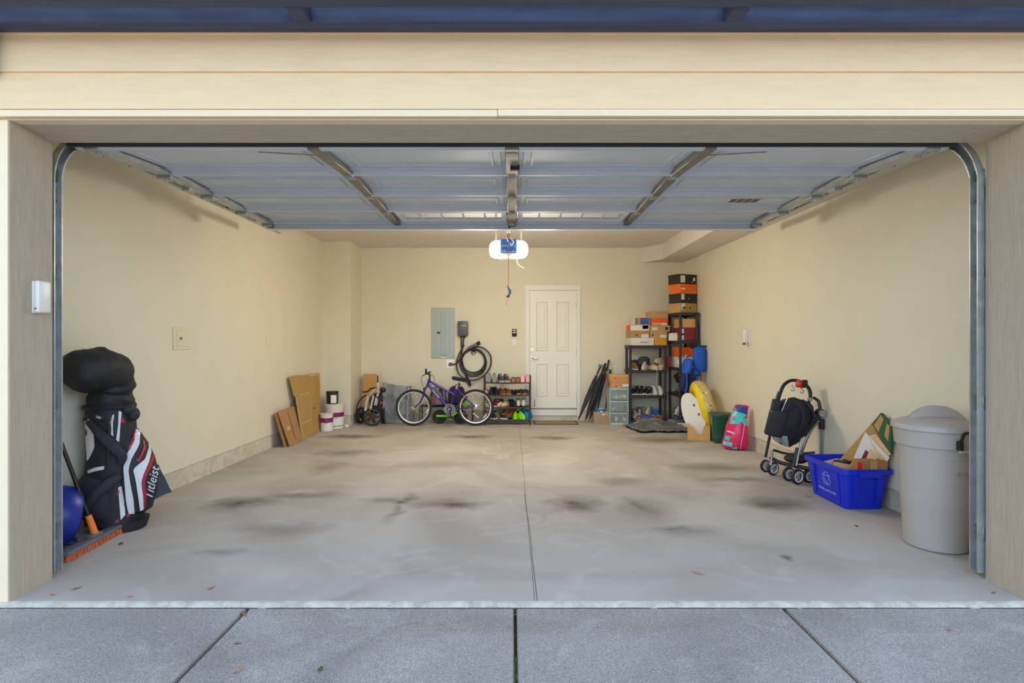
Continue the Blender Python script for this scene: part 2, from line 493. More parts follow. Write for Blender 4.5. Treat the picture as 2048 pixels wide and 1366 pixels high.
# pergola over the door: ledger, outer beam, blocks and rafters
pg = thing('pergola', 'dark stained wooden pergola beams above the garage opening', 'pergola', (0, 2.7, 2.9))
def pl(x0,x1,y0,y1,z0,z1,name,r=0.004): return B().rbox(x0,x1,y0-2.7,y1-2.7,z0-2.9,z1-2.9,r,1).build(name, m_dark, pg)
pl(-3.6, 3.6, 2.838, 2.929, 2.94, 3.032, 'ledger')
pl(-3.6, 3.6, 2.60, 2.712, 2.94, 2.985, 'beam')
for x in (-1.045, 1.10): pl(x-.042, x+.042, 2.713, 2.837, 2.942, 3.02, 'cross_block')
for k in range(-8, 9): pl(k*.45-.02+.1, k*.45+.02+.1, 1.9, 2.92, 3.034, 3.17, 'rafter')
pl(-2.72, -2.642, 2.86, 2.929, 2.72, 2.939, 'bracket')

# ---------------------------------------------------------------- entry door in the back wall
m_door = mat('door_paint', (238,235,224), 0.4, var=0.02)
m_nickel = mat('satin_nickel', (200,196,188), 0.3, 1.0, var=0.05)
struct(B().box(DX0-.05, DX1+.05, YB+.10, YB+.16, 0, DZ1+.05).build('light_block_behind_door', m_wall))  # backing added to stop sky light leaking in round the door
d = struct(B().box(DX0+.003, DX1-.003, YB+.02, YB+.06, DZ0+.045, DZ1-.003).build('door_1', m_door), 'white four panel entry door with lever handle at the back of the garage')
dw = DX1-DX0
def dpan(x0, x1, z0, z1):
    y = YB+.02; r = .030
    b = B()
    o = [(x0,z0),(x1,z0),(x1,z1),(x0,z1)]; i_ = [(x0+r,z0+r),(x1-r,z0+r),(x1-r,z1-r),(x0+r,z1-r)]
    q = [(x0+.012,z0+.012),(x1-.012,z0+.012),(x1-.012,z1-.012),(x0+.012,z1-.012)]
    V = [(p[0], y, p[1]) for p in o] + [(p[0], y-.012, p[1]) for p in q] + [(p[0], y+.001, p[1]) for p in i_]
    F = [(k, (k+1) % 4, 4+(k+1) % 4, 4+k) for k in range(4)] + [(4+k, 4+(k+1) % 4, 8+(k+1) % 4, 8+k) for k in range(4)]
    b.add(V, F).build('panel_moulding', m_door, d, smooth=False)
    B().rbox(x0+.05, x1-.05, y-.010, y+.006, z0+.05, z1-.05, .009, 1).build('panel_field', m_door, d, smooth=False)
for (xa, xb) in ((1072,1095), (1112,1138)):
    for (ya, yb) in ((603,702), (727,793)):
        a = at(xa, ya, YB); b_ = at(xb, yb, YB)
        dpan(a.x, b_.x, b_.z, a.z)
cas = B()
for (xa, xb) in ((1050.5,1059), (1153,1161)):
    cas.rbox(at(xa,0,YB).x, at(xb,0,YB).x, YB-.018, YB+.01, 0.075, DZ1+.03, .004, 1)
struct(cas.build('trim_3', m_white))
struct(B().rbox(at(1048.5,0,YB).x, at(1163,0,YB).x, YB-.024, YB+.01, DZ1-.005, DZ1+.085, .004, 1).build('trim_4', m_white))
struct(B().rbox(at(1059.2,0,YB).x, at(1152.8,0,YB).x, YB-.012, YB+.01, 0.085, DZ0+.03, .003, 1).build('trim_5', m_white))
B().rbox(DX0, DX1, YB-.02, YB+.06, DZ0+.03, DZ0+.046, .003, 1).build('threshold', mat('bronze_sill', (150,132,104), 0.4, 0.5), d)
hp = at(1064, 716, YB+.02)
B().cyl(.03, 0, .012, 18, tr(hp.x, YB+.019, hp.z) @ rotx(R(90))).tube([(hp.x, YB+.01, hp.z), (hp.x, YB-.035, hp.z), (hp.x+.02, YB-.045, hp.z), (hp.x+.11, YB-.04, hp.z-.006)], [.011,.011,.010,.007], 8).build('lever_handle', m_nickel, d)
hp = at(1064.5, 699, YB+.02)
B().cyl(.032, 0, .014, 20, tr(hp.x, YB+.019, hp.z) @ rotx(R(90))).box(hp.x-.004, hp.x+.004, YB-.012, YB+.006, hp.z-.012, hp.z+.012).build('deadbolt', m_nickel, d)
hp = at(1069, 799, YB+.02)
B().tube([(hp.x, YB+.015, hp.z), (hp.x, YB-.01, hp.z), (hp.x, YB-.012, hp.z-.1)], .006, 6).ball(.012,.012,.012, (hp.x, YB-.012, hp.z-.1)).build('door_stop', mat('brass_dull', (120,110,80), 0.4, 0.8), d)
for z in (DZ0+.25, DZ0+1.0, DZ1-.25):
    B().tube([(DX1-.008, YB+.015, z-.045), (DX1-.008, YB+.015, z+.045)], .007, 6).build('hinge', m_nickel, d)
# ================================================================== OVERHEAD DOOR, TRACKS, OPENER
m_steel = mat('door_steel', (206,213,220), 0.6, var=0.05, scale=5)
m_galv = mat('galvanised', (186,190,190), 0.42, 0.55, var=0.25, scale=18)
m_galvd = mat('galvanised_dull', (150,146,136), 0.5, 0.6, var=0.25, scale=25)
m_rubber = mat('black_rubber', (26,26,30), 0.6, var=0.2)
m_alu = mat('white_strut', (222,230,236), 0.55, 0.0, var=0.06)
DZ = 2.555; HW = 2.53
gd = thing('garage_door', 'open white sectional overhead garage door seen from below', 'garage door', (0, 4.55, DZ))
secY = [3.31, 4.08, 4.65, 5.22, 5.80]
stX = [-2.46, -1.163, 0.0, 1.163, 2.46]
def dl(y): return y - 4.55
secs = []
for k in range(4):
    y0, y1 = dl(secY[k])+.004, dl(secY[k+1])-.004
    T = Matrix.Identity(4)
    if k == 0:
        T = tr(0, y1, 0) @ rotx(R(4.6)) @ tr(0, -y1, 0)
    b = B()
    win = (k == 3)
    if not win:
        b.box(-HW, HW, y0+.05, y1-.05, .018, .03)
    else:
        b.box(-HW, -1.10, y0+.05, y1-.05, .018, .03).box(1.10, HW, y0+.05, y1-.05, .018, .03).box(-.05, .05, y0+.05, y1-.05, .018, .03)
    b.box(-HW, HW, y0+.02, y0+.045, -.002, .03).box(-HW, HW, y1-.045, y1-.006, -.022, .03)
    b.box(-HW, HW, y0, y0+.02, .010, .03)
    b.box(-HW, HW, y0+.055, y0+.09, .012, .03).box(-HW, HW, y1-.10, y1-.045, .004, .03)
    s = b.add([], []).build('section', m_steel, gd, smooth=False)
    s.matrix_local = T
    secs.append(s)
    for i in range(4):
        if win and i in (1, 2): continue
        x0, x1 = stX[i]+.075, stX[i+1]-.075
        for ring, (g, zz) in enumerate(((0.0, .011), (.05, .008))):
            e = B(); a0, a1, c0, c1 = x0+g, x1-g, y0+.125+g, y1-.135-g; w = .014
            e.box(a0, a1, c0, c0+w, zz, .019).box(a0, a1, c1-w, c1, zz, .019).box(a0, a0+w, c0+w, c1-w, zz, .019).box(a1-w, a1, c0+w, c1-w, zz, .019)
            e.build('embossed_frame', m_steel, s, smooth=False)
    for i, x in enumerate(stX):
        w = .045 if i in (0, 4) else (.042 if i == 2 else .034)
        B().rbox(x-w, x+w, y0+.002, y1-.002, -.026 if i not in (0,4) else -.024, .012, .004, 1).build('stile', m_galvd if i not in (0,4) else m_galv, s)
# hinges on the inner stiles
for k in range(1, 4):
    y = dl(secY[k])
    for i in (1, 2, 3):
        h = B(); x = stX[i]
        h.rbox(x-.03, x+.03, y-.055, y-.008, -.032, -.0265, .002, 1).rbox(x-.03, x+.03, y+.008, y+.055, -.032, -.0265, .002, 1)
        h.tube([(x-.032, y, -.034), (x+.032, y, -.034)], .008, 8)
        for (a, c) in ((-.016,-.035), (.016,-.035), (-.016,.035), (.016,.035)): h.cyl(.007, -.040, -.032, 6, tr(x+a, y+c, 0))
        h.build('hinge', m_galv, gd)
# roller hinges at both ends
for k in range(0, 5):
    for sgn in (-1, 1):
        y = dl(secY[k]) + (0.10 if k == 0 else (-.03 if k == 4 else 0)); z = -.035 if k == 0 else 0.0
        x = 2.47
        h = B()
        h.rbox(min(sgn*(x-.05), sgn*(x+.05)), max(sgn*(x-.05), sgn*(x+.05)), y-.05, y+.05, z-.050, z-.024, .004, 1)
        h.box(min(sgn*(x+.03), sgn*(x+.055)), max(sgn*(x+.03), sgn*(x+.055)), y-.03, y+.03, z-.03, z+.05)
        for (a, c) in ((-.03,-.03), (0,-.03), (-.03,.03), (0,.03)): h.cyl(.006, z-.058, z-.050, 6, tr(sgn*(x+a), y+c, 0))
        hh = h.build('roller_hinge', m_galv, gd)
        B().tube([(sgn*(x+.05), y, z+.03), (sgn*2.60, y, z+.035)], .006, 6).build('roller_shaft', m_galv, hh)
        B().cyl(.021, -.010, .010, 14, tr(sgn*2.605, y, z+.035) @ roty(R(90))).build('roller', m_rubber, hh)
# extra lift plates seen on the end stiles
for sgn in (-1, 1):
    for (yy, rot) in ((3.80, .4), (4.40, 0)):
        B().rbox(-.03, .03, -.045, .045, -.05, -.012, .004, 1, tr(sgn*2.50, dl(yy), 0) @ rotz(rot*sgn)).build('bracket', m_galv, gd)
# long white strut on the top edge, retainer and black seal on the bottom edge
st = B(); y = dl(5.80)
st.box(-HW+.05, HW-.05, y-.012, y-.006, -.075, .02).box(-HW+.05, HW-.05, y-.07, y-.012, -.075, -.069).box(-HW+.05, HW-.05, y-.012, y+.03, .014, .02)
st.build('strut', m_alu, gd, smooth=False)
y = dl(3.31)
B().tube([(-2.57, y-.012, -.058), (2.57, y-.012, -.058)], .026, 10, flat=.7).build('bottom_seal', m_rubber, gd)
B().rbox(-2.56, 2.56, y+.010, y+.075, -.078, -.05, .012, 2).build('bottom_retainer', m_steel, gd)
for sgn in (-1, 1):    # diagonal brace straps by the quarter stiles
    B().tube([(sgn*1.163, dl(3.52), -.055), (sgn*1.52, dl(3.40), -.072)], .012, 4, flat=.25).build('brace_strap', m_galvd, gd)
# pull handle on the centre stile
B().rbox(-.035, .035, dl(3.40), dl(3.46), -.085, -.06, .004, 1).rbox(-.022, .022, dl(3.52), dl(3.68), -.058, -.04, .004, 1).build('lock_plate', m_galv, gd)
B().box(-.012, .05, dl(3.74), dl(3.77), -.075, -.04).build('lock_latch', m_rubber, gd)
B().tube(arc(0.02, 0, .03, -1.8, 1.8, 10), .004, 6, M=tr(0, dl(3.93), -.04)).build('lift_loop', m_galv, gd)
# two glazed inserts in the top section
m_glass = mat('clear_glass', (235,242,245), 0.05, trans=0.95, var=0.0)
for (x0, x1) in ((-1.095, -.055), (.055, 1.095)):
    y0, y1 = dl(5.29), dl(5.71)
    fr = B().box(x0, x1, y0, y0+.045, -.004, .034).box(x0, x1, y1-.045, y1, -.004, .034).box(x0, x0+.045, y0+.045, y1-.045, -.004, .034).box(x1-.045, x1, y0+.045, y1-.045, -.004, .034).build('window_frame', m_alu, gd, smooth=False)
    B().box(x0+.04, x1-.04, y0+.04, y1-.04, .018, .022).build('pane', m_glass, fr)
    for t in (.2, .4, .6, .8):
        B().box(x0+(x1-x0)*t-.008, x0+(x1-x0)*t+.008, y0+.045, y1-.045, .012, .017).build('muntin', m_alu, fr)
# warning label on the third section
lb = B().box(1.86, 2.14, dl(4.83), dl(4.97), .006, .0175).build('warning_label', mat('label_white', (196,196,190), 0.5), gd)
for i in range(4):
    for j in range(3):
        B().box(1.875+i*.063, 1.925+i*.063, dl(4.84)+j*.04, dl(4.868)+j*.04, .004, .006).build('print_block', mat('label_print', (84,76,72), 0.6, var=.4, scale=60), lb)
# opener arm strap at the top edge
B().rbox(-.03, .03, dl(5.66), dl(5.78), -.042, -.027, .002, 1).build('arm_plate', m_galv, gd)

# ---- tracks
def cpath(sgn):
    P = []; ox = .058 if sgn > 0 else .012
    for z in (0.03, 0.8, 1.6, 2.3): P.append((3.275, z, 0.0, ox))
    for i in range(1, 11):
        a = pi/2*i/10
        P.append((3.275+.30*(1-cos(a)), 2.285+.30*sin(a), a, ox*(1-i/10)))
    for y in (4.2, 5.2, 6.42): P.append((y, 2.585+.004*(y-3.6), pi/2, 0))
    return P
for sgn, nm in ((-1, 'left'), (1, 'right')):
    tk = thing('door_track', 'galvanised steel garage door track curving from the %s jamb under the ceiling' % nm, 'track', (sgn*2.62, 3.275, 0))
    def sweep(P, name, w=.031, mt=m_galv):
        rings = []
        for (y, z, a, ox) in P:
            n = (cos(a), -sin(a))      # in-plane normal (y,z), pointing to the inside of the bend
            prof = [(.018,-w),(.018,-w+.005),(.0215-.003,-w),(-.0,-w)]
            C = [(-.022,-w),(.020,-w),(.020,w),(-.022,w),(-.022,w-.008),(-.018,w-.008),(-.018,w-.004),(.016,w-.004),(.016,-w+.004),(-.018,-w+.004),(-.018,-w+.008),(-.022,-w+.008)]
            rings.append([(sgn*(c[0]+ox), y-3.275+n[0]*c[1], z+n[1]*c[1]) for c in C])
        return B().loft(rings).build(name, mt, tk, angle=25)
    P = cpath(sgn)
    sweep(P[:4], 'vertical_rail'); sweep(P[3:14], 'curved_rail'); sweep(P[13:], 'horizontal_rail')
    vx = P[0][3]
    B().box(sgn*(vx+.021), sgn*(vx+.026), -.04, .04, .0, 2.28).build('wall_angle', m_galvd, tk)
    for z in (.25, 1.0, 1.75, 2.2):
        b = B().rbox(min(sgn*(vx+.005),sgn*(vx+.024)), max(sgn*(vx+.005),sgn*(vx+.024)), -.035, .03, z-.04, z+.04, .003, 1)
        b.build('jamb_bracket', m_galvd, tk)
    for y in (4.35, 5.6):
        B().box(sgn*.018, sgn*.024, y-3.275-.02, y-3.275+.02, -.02+2.6, 2.95).build('hanger_strap', m_galvd, tk)
    B().rbox(min(sgn*(vx-.0),sgn*(vx+.03)), max(sgn*(vx-.0),sgn*(vx+.03)), -.02, .03, 2.28, 2.34, .004, 1).build('joint_plate', mat('green_paint', (70,128,70), 0.6), tk)

# ---- opener with two lit lenses
OY = 6.75
op = thing('garage_door_opener', 'ceiling mounted garage door opener with blue front and two lit white lamp lenses', 'opener', (-.04, OY, 2.47))
m_blue = mat('opener_blue', (28,92,170), 0.4, var=0.05)
m_opw = mat('opener_white', (232,230,222), 0.4, var=0.03)
B().rbox(-.135, .135, -.08, .28, -.115, .075, .03, 3).build('housing', m_opw, op)
B().rbox(-.094, .094, -.105, -.075, -.085, .08, .008, 2).build('front_cover', m_blue, op)
m_pt = mat('print_white', (235,238,240), 0.5, var=0)
marks(11, .012, m_pt, op, tr(0, -.1052, .0) @ FACE, .16)
marks(5, .010, m_pt, op, tr(-.055, -.1052, -.06) @ FACE, .045, seed=2)
marks(4, .010, m_pt, op, tr(.06, -.1052, -.06) @ FACE, .034, seed=3)
B().box(-.085, .085, -.1062, -.105, -.074, -.071).build('print_line', m_pt, op)
m_lens = mat('lit_lens', (255,244,224), 0.4, var=0, emit=(255,226,180), estr=5.0)
for sgn in (-1, 1):
    rings = []
    for (x, sy, sz) in ((.125,.13,.105), (.155,.135,.108), (.19,.125,.098), (.215,.10,.075), (.228,.07,.045), (.232,.02,.012)):
        rings.append([(sgn*x, .08+sy*cos(a)*1.0, -.018+sz*sin(a)) for a in [2*pi*i/20 for i in range(20)]])
    B().loft(rings).build('lamp_lens', m_lens, op)
    ld = bpy.data.lights.new('opener_bulb', 'POINT'); ld.energy = 36; ld.color = (1.0, .92, .78); ld.shadow_soft_size = .16
    lo = bpy.data.objects.new('opener_bulb', ld); COL.objects.link(lo); lo.parent = op; lo.location = (sgn*.36, -.02, -.10)
    B().box(sgn*.15-.012, sgn*.15+.012, .05, .054, .06, .48).build('hanger_strap', m_galvd, op)
B().box(-.02, .02, -3.3, -.05, .14, .19).build('rail', m_galvd, op)
B().box(-.02, .02, -.1, .12, .07, .145).build('rail_mount', m_galvd, op)
B().rbox(-.035, .035, -.72, -.58, .095, .14, .006, 1).build('trolley', mat('trolley_red', (120,40,34), 0.5), op)
B().tube([(0, -.66, .1), (0.005, -.9, .02), (.02, -1.02, .055)], .009, 6).build('arm', m_rubber, op)
wr = B()
wr.tube(bez([(.02,-.11,.09), (.05,-.14,.05), (.055,-.15,0.02), (.03,-.14,-.0), (.02,-.12,.03)], 6), .003, 5); wr.tube(bez([(-.02,-.10,.1), (-.015,-.14,.06), (0,-.15,.03)], 6), .003, 5)
wr.build('wires', mat('wire_white', (220,200,196), 0.5), op)
B().tube(bez([(.10, .05, -.11), (.10, .04, -.17), (.13, .02, -.22), (.18, 0, -.25)], 8), .0035, 5).build('antenna_wire', mat('wire_yellow', (226,206,130), 0.5), op)
# emergency release cord with a wrapped grip
rc = thing('release_cord', 'thin red emergency release cord with teal and red wrapped grip', 'cord', (-.04, 5.98, 0))
zt, zb = at(0, 443, 5.98).z+.13, at(0, 572, 5.98).z
B().tube([(0,0,zt), (.003,0,(zt+zb)/2), (.001,0,zb)], .0032, 6).build('rope', mat('rope_red', (226,120,110), 0.7), rc)
m_teal = mat('tape_teal', (86,150,160), 0.5); m_red = mat('tape_red', (196,30,36), 0.5)
B().tube([(-.008,0,zb+.005), (.006,0,zb-.02), (.018,0,zb-.05), (.016,0,zb-.08), (.004,0,zb-.10)], [.006,.012,.016,.014,.010], 8).build('grip', m_teal, rc)
B().ball(.02, .012, .014, (-.002, 0, zb-.108)).build('grip_end', m_red, rc)
B().tube([(-.006,0,zb-.115), (-.012,0,zb-.15), (-.018,0,zb-.19)], .0018, 5).ball(.005,.005,.006,(-.018,0,zb-.195)).build('cord_tail', MATS['rope_red'], rc)
# ================================================================== FRONT LEFT: golf bag, broom, fan
m_blk = mat('black_nylon', (30,31,36), 0.62, var=0.25, scale=30, bump=0.25, bscale=220)
m_blk2 = mat('black_nylon_soft', (40,41,47), 0.7, var=0.2, scale=30, bump=0.3, bscale=160)
m_wht = mat('white_fabric', (222,220,222), 0.6, var=0.06, bump=0.15, bscale=200)
m_crim = mat('crimson_fabric', (172,24,54), 0.55, var=0.1)
m_char = mat('charcoal_towel', (66,68,78), 0.9, var=0.15, bump=0.4, bscale=150)
m_zip = mat('zip_metal', (190,190,190), 0.35, 0.8)
m_red = mat('bright_red', (206,32,34), 0.5, var=0.08)
def GX(px, Y): return (px-1024)*Y/FPX
gb = thing('golf_bag', 'black golf bag with white and crimson stripes leaning by the left wall', 'golf bag', (-2.87, 4.12, 0))
go = Vector((-2.87, 4.12, 0))
body = B().loft(ringpath([(-2.86,4.12,.045,.165,.165), (-2.87,4.12,.06,.185,.185), (-2.885,4.12,.22,.192,.19), (-2.875,4.12,.38,.182,.185), (-2.885,4.12,.52,.165,.17), (-2.895,4.12,.70,.152,.155), (-2.905,4.12,.86,.15,.15), (-2.905,4.12,.90,.135,.135)], 28))
pock = B().loft(ringpath([(-2.80,4.15,.10,.10,.10), (-2.79,4.15,.13,.145,.14), (-2.775,4.15,.25,.165,.16), (-2.765,4.15,.38,.165,.16), (-2.775,4.15,.50,.15,.145), (-2.80,4.15,.60,.13,.125), (-2.835,4.14,.70,.10,.10), (-2.87,4.13,.78,.07,.07)], 24))
side = B().loft(ringpath([(-2.905,4.03,.10,.10,.10), (-2.91,4.02,.14,.13,.125), (-2.915,4.02,.28,.135,.13), (-2.915,4.03,.38,.12,.12), (-2.905,4.06,.45,.10,.09)], 20))
for q, sd in ((body, 1), (pock, 5), (side, 9)): wrinkle(q, .008, 9, sd)
bv = bvh_of(body, pock, side)
def gl(mb):
    mb.v = [tuple(Vector(p)-go) for p in mb.v]; return mb
gl(body).build('body', m_blk, gb); gl(pock).build('front_pocket', m_blk, gb); gl(side).build('side_pocket', m_blk2, gb)
gl(B().loft(ringpath([(-2.86,4.12,.002,.15,.15), (-2.86,4.12,.05,.172,.172)], 24))).build('base_cup', m_rubber, gb)
gl(B().loft(ringpath([(-2.80,4.12,.002,.13,.13), (-2.79,4.13,.07,.14,.14)], 18))).build('foot_plate', m_rubber, gb)
hp_ = bez([(-2.905,4.12,.87), (-2.90,4.12,.95), (-2.885,4.11,1.04), (-2.875,4.07,1.115), (-2.885,3.99,1.15), (-2.905,3.89,1.155), (-2.925,3.80,1.145), (-2.935,3.755,1.14)], 6)
def prof(t):
    K = [(0,.14), (.12,.15), (.2,.13), (.27,.148), (.36,.132), (.45,.15), (.6,.155), (.75,.148), (.88,.128), (.96,.095), (1.0,.03)]
    for a, b_ in zip(K, K[1:]):
        if t <= b_[0]: return a[1]+(b_[1]-a[1])*(t-a[0])/(b_[0]-a[0])
    return .03
hood = B().tube(hp_, [prof(i/(len(hp_)-1)) for i in range(len(hp_))], 28)
wrinkle(hood, .022, 7, 3); wrinkle(hood, .008, 20, 8)
hv = bvh_of(hood)
gl(hood).build('rain_hood', m_blk, gb)
collar = B().lathe([(.138,.86), (.156,.865), (.160,.885), (.154,.90), (.138,.902)], 28, tr(-.035, 0, 0)).build('collar_ring', m_blk2, gb)
B().tube([(-.035+.162*cos(a), .162*sin(a)*1.0, .885) for a in [R(190)+i*R(14) for i in range(12)]], .012, 8).build('collar_handle', m_rubber, gb)
B().ball(.045,.05,.045, (.11,-.03,.865)).ball(.04,.045,.05, (.13,0,.825)).build('strap_bundle', m_blk2, gb)
def gp(A, C, m, name, nu=14, nv=4, th=.005, lift=.003):
    return patch(bv, A, C, nu, nv, th, lift, go).build(name, m, gb)
gp([(271,858),(266,885),(252,912),(247,935),(250,975),(252,1000),(257,1028)], [(280,862),(278,890),(262,920),(257,940),(262,975),(267,1000),(269,1026)], m_wht, 'stripe', 20)
gp([(292,872),(298,892),(290,918),(266,938),(272,965),(277,1000),(280,1022)], [(300,882),(303,900),(297,925),(286,950),(282,965),(286,995),(287,1018)], m_wht, 'stripe', 20)
gp([(304,895),(304,910),(296,932),(286,950),(283,965),(286,995),(286,1020)], [(309,898),(308,915),(301,935),(291,955),(289,970),(292,992),(291,1014)], m_crim, 'red_piping', 20)
gp([(270,855),(264,878),(256,897)], [(272,860),(268,882),(259,902)], m_crim, 'red_piping', 8, 2)
gp([(236,975),(238,1000),(241,1040)], [(243,972),(248,1000),(250,1030)], m_wht, 'stripe', 12)
gp([(258,945),(264,980),(270,1022)], [(263,942),(270,975),(274,1020)], m_blk2, 'stripe_dark', 10)
gp([(225,830),(220,845),(218,866),(226,872)], [(228,829),(226,845),(226,866),(227,873)], m_wht, 'stripe', 8)
gp([(237,822),(236,850),(232,880)], [(243,824),(240,850),(238,884)], m_wht, 'stripe', 10)
gp([(217,866),(219,850),(224,835)], [(219,866),(221,850),(226,835)], m_crim, 'red_piping', 6, 1)
gp([(171,838),(172,870),(174,900),(175,921)], [(179,838),(188,868),(189,895),(178,918)], m_wht, 'side_panel', 12)
gp([(176,941),(190,935),(209,932)], [(177,947),(192,942),(208,939)], m_wht, 'pocket_trim', 8, 2)
gp([(241,835),(248,836)], [(241,845),(249,847)], m_crim, 'red_tab', 3, 3)
gp([(233,985),(239,978)], [(233,992),(239,985)], m_crim, 'red_tab', 3, 3)
gp([(252,1027),(259,1027)], [(253,1034),(260,1033)], m_crim, 'red_tab', 3, 3)
gp([(230,1040),(237,1038)], [(231,1046),(238,1044)], m_crim, 'red_tab', 3, 3)
gp([(285,880),(287,895),(275,922)], [(288,882),(290,897),(278,924)], m_red, 'zip_flap', 8, 2)
gp([(275,866),(278,866)], [(276,874),(279,874)], m_zip, 'zip_pull', 3, 3)
gp([(186,828),(214,829)], [(186,839),(214,840)], m_blk2, 'logo_patch', 6, 3, .006)
# logo lettering
lh = hit(bv, 200, 834, .022) - go
text_part('Titleist', .030, m_wht, gb, tr(*lh) @ rotz(R(-32)) @ FACE, shear=.3)
lh = hit(bv, 300, 966, .022) - go
text_part('Titleist', .085, m_wht, gb, tr(*lh) @ rotz(R(12)) @ roty(R(-78)) @ FACE, shear=.3)
# shoulder straps as padded bands
def strap(P, w, name, th=.022, m=m_blk2):
    pts = bez(P, 6)
    B().tube([Vector(p)-go for p in pts], [w*(.7+.3*sin(pi*i/(len(pts)-1))) for i in range(len(pts))], 10, flat=th/w, up=(-.7,.7,0)).build(name, m, gb)
H = lambda px, py, l: hit(bv, px, py, l)
strap([H(183,842,.02), H(205,868,.035), H(228,895,.05), H(248,912,.05), H(246,928,.03)], .034, 'shoulder_strap')
strap([H(244,950,.03), H(222,962,.05), H(195,990,.05), H(176,1016,.04)], .038, 'shoulder_strap')
strap([H(172,838,.015), H(168,870,.012), H(166,910,.012), H(163,952,.012)], .018, 'web_strap', .008)
# towel
tw = B().sheet(lambda u, v: (Vector((-2.70+.04*v, 4.20, .45)) + Vector((.02*u+.07*v*u, .10*u, -.27*v*(1-.25*u) - .03*u))) - go, 8, 8, .008)
wrinkle(tw, .012, 12, 2); tw.build('towel', m_char, gb)

bro = thing('push_broom', 'push broom with black pole, grey head and orange bristles beside the golf bag', 'broom', (-2.78, 3.78, 0))
bo = Vector((-2.78, 3.78, 0))
A_ = onfloor(122, 1128); C_ = onfloor(247, 1060)
dirb = (C_-A_).normalized(); lenb = (C_-A_).length; mid = (A_+C_)/2
Mh = Matrix.Translation(mid-bo) @ Matrix(((dirb.x, -dirb.y, 0, 0), (dirb.y, dirb.x, 0, 0), (0, 0, 1, 0), (0, 0, 0, 1)))
m_gpl = mat('grey_plastic', (104,106,112), 0.5, var=0.12, bump=.1)
m_org = mat('orange_plastic', (240,126,34), 0.5, var=0.08)
B().rbox(-lenb/2, lenb/2, -.04, .04, .04, .066, .008, 2, Mh).rbox(-.05, .05, -.025, .025, .06, .085, .008, 2, Mh).build('broom_head', m_gpl, bro)
for xx in (-lenb/2+.05, .06, lenb/2-.05): B().cyl(.012, .063, .071, 10, Mh @ tr(xx,-.005,0)).build('bolt', m_galvd, bro)
rnd = random.Random(4); br = B()
for i in range(64):
    for j in range(4):
        x = -lenb/2+.01+(lenb-.02)*i/63+rnd.uniform(-.002,.002); y = -.027+.018*j
        br.tube([(x, y, .042), (x+rnd.uniform(-.006,.006), y*1.35+rnd.uniform(-.004,.004), .003)], .0026, 4, M=Mh, caps=False)
o = br.build('bristles', mat('orange_bristle', (226,110,40), 0.6, var=.3, scale=90), bro); o['kind'] = 'stuff'
p0 = mid - bo + Vector((0, 0, .08)); p1 = Vector((-3.06, 3.62, 1.22)) - bo
dv_ = (p1-p0).normalized()
B().tube([p0, p0+dv_*.13], [.022,.019], 12).build('ferrule', m_org, bro)
B().tube([p0+dv_*.1, p1], .0125, 12).build('pole', mat('black_pole', (34,30,30), 0.25, 0.3), bro)
B().tube([p1-dv_*.01, p1+dv_*.02], .015, 10).build('pole_cap', m_org, bro)

fan = thing('drum_fan', 'blue floor fan with wire guard behind the broom', 'fan', (-2.93, 3.70, 0))
m_fblue = mat('fan_blue', (24,46,140), 0.35, var=0.15)
Mf = tr(0, 0, .215) @ rotz(R(-48)) @ rotx(R(78))
B().lathe([(.0,-.10), (.09,-.10), (.15,-.085), (.185,-.04), (.195,.02), (.195,.09), (.188,.095), (.188,.02), (.175,-.03), (.14,-.07), (0,-.085)], 32, Mf).build('housing', m_fblue, fan)
g = B()
for r_ in (.04, .075, .11, .145, .18, .195): g.tube([(r_*cos(2*pi*i/32), r_*sin(2*pi*i/32), .10) for i in range(32)], .002, 5, closed=True, M=Mf)
for i in range(12):
    a = 2*pi*i/12; g.tube([(.03*cos(a), .03*sin(a), .102), (.196*cos(a), .196*sin(a), .098)], .002, 5, M=Mf)
g.build('wire_guard', m_galv, fan)
fb = B()
for i in range(3):
    a = 2*pi*i/3
    fb.sheet(lambda u, v: (cos(a+(v-.5)*1.3)*(.03+.14*u), sin(a+(v-.5)*1.3)*(.03+.14*u), .03+.03*(v-.5)), 4, 6, .003, Mf)
fb.ball(.035,.035,.03, (0,0,.03), M=Mf); fb.build('blades', m_gpl, fan)
st_ = B()
for y in (-.1, .08): st_.tube(bez([(-.13,y,.02), (-.12,y,.012), (0,y,.010), (.12,y,.012), (.13,y,.02)], 4), .010, 8, M=rotz(R(-48)))
for x in (-.05, .05): st_.tube([(x,-.1,.012), (x,.08,.012)], .009, 8, M=rotz(R(-48)))
st_.build('stand', m_fblue, fan)

# ================================================================== FRONT RIGHT: trash can, recycling box, stroller
m_can = mat('can_plastic', (178,170,162), 0.42, var=0.05, scale=4, bump=.03, bscale=200)
tc_ = thing('trash_can', 'tall beige grey plastic trash can with domed lid behind the right door track', 'trash can', (2.81, 3.77, 0))
tc_.scale = (.89, .89, 1.0)
B().lathe([(0,.004), (.195,.004), (.203,.012), (.222,.30), (.2235,.305), (.2245,.315), (.242,.66), (.243,.668), (.262,.672), (.263,.69), (.272,.78), (.276,.782), (.276,.795), (.255,.795), (.24,.68), (.19,.02), (0,.02)], 56).build('body', m_can, tc_)
B().lathe([(.281,.775), (.285,.778), (.285,.800), (.276,.812), (.262,.818), (.2,.838), (.12,.852), (0,.858), (0,.85), (.2,.828), (.27,.80), (.278,.778)], 56).build('lid', m_can, tc_)
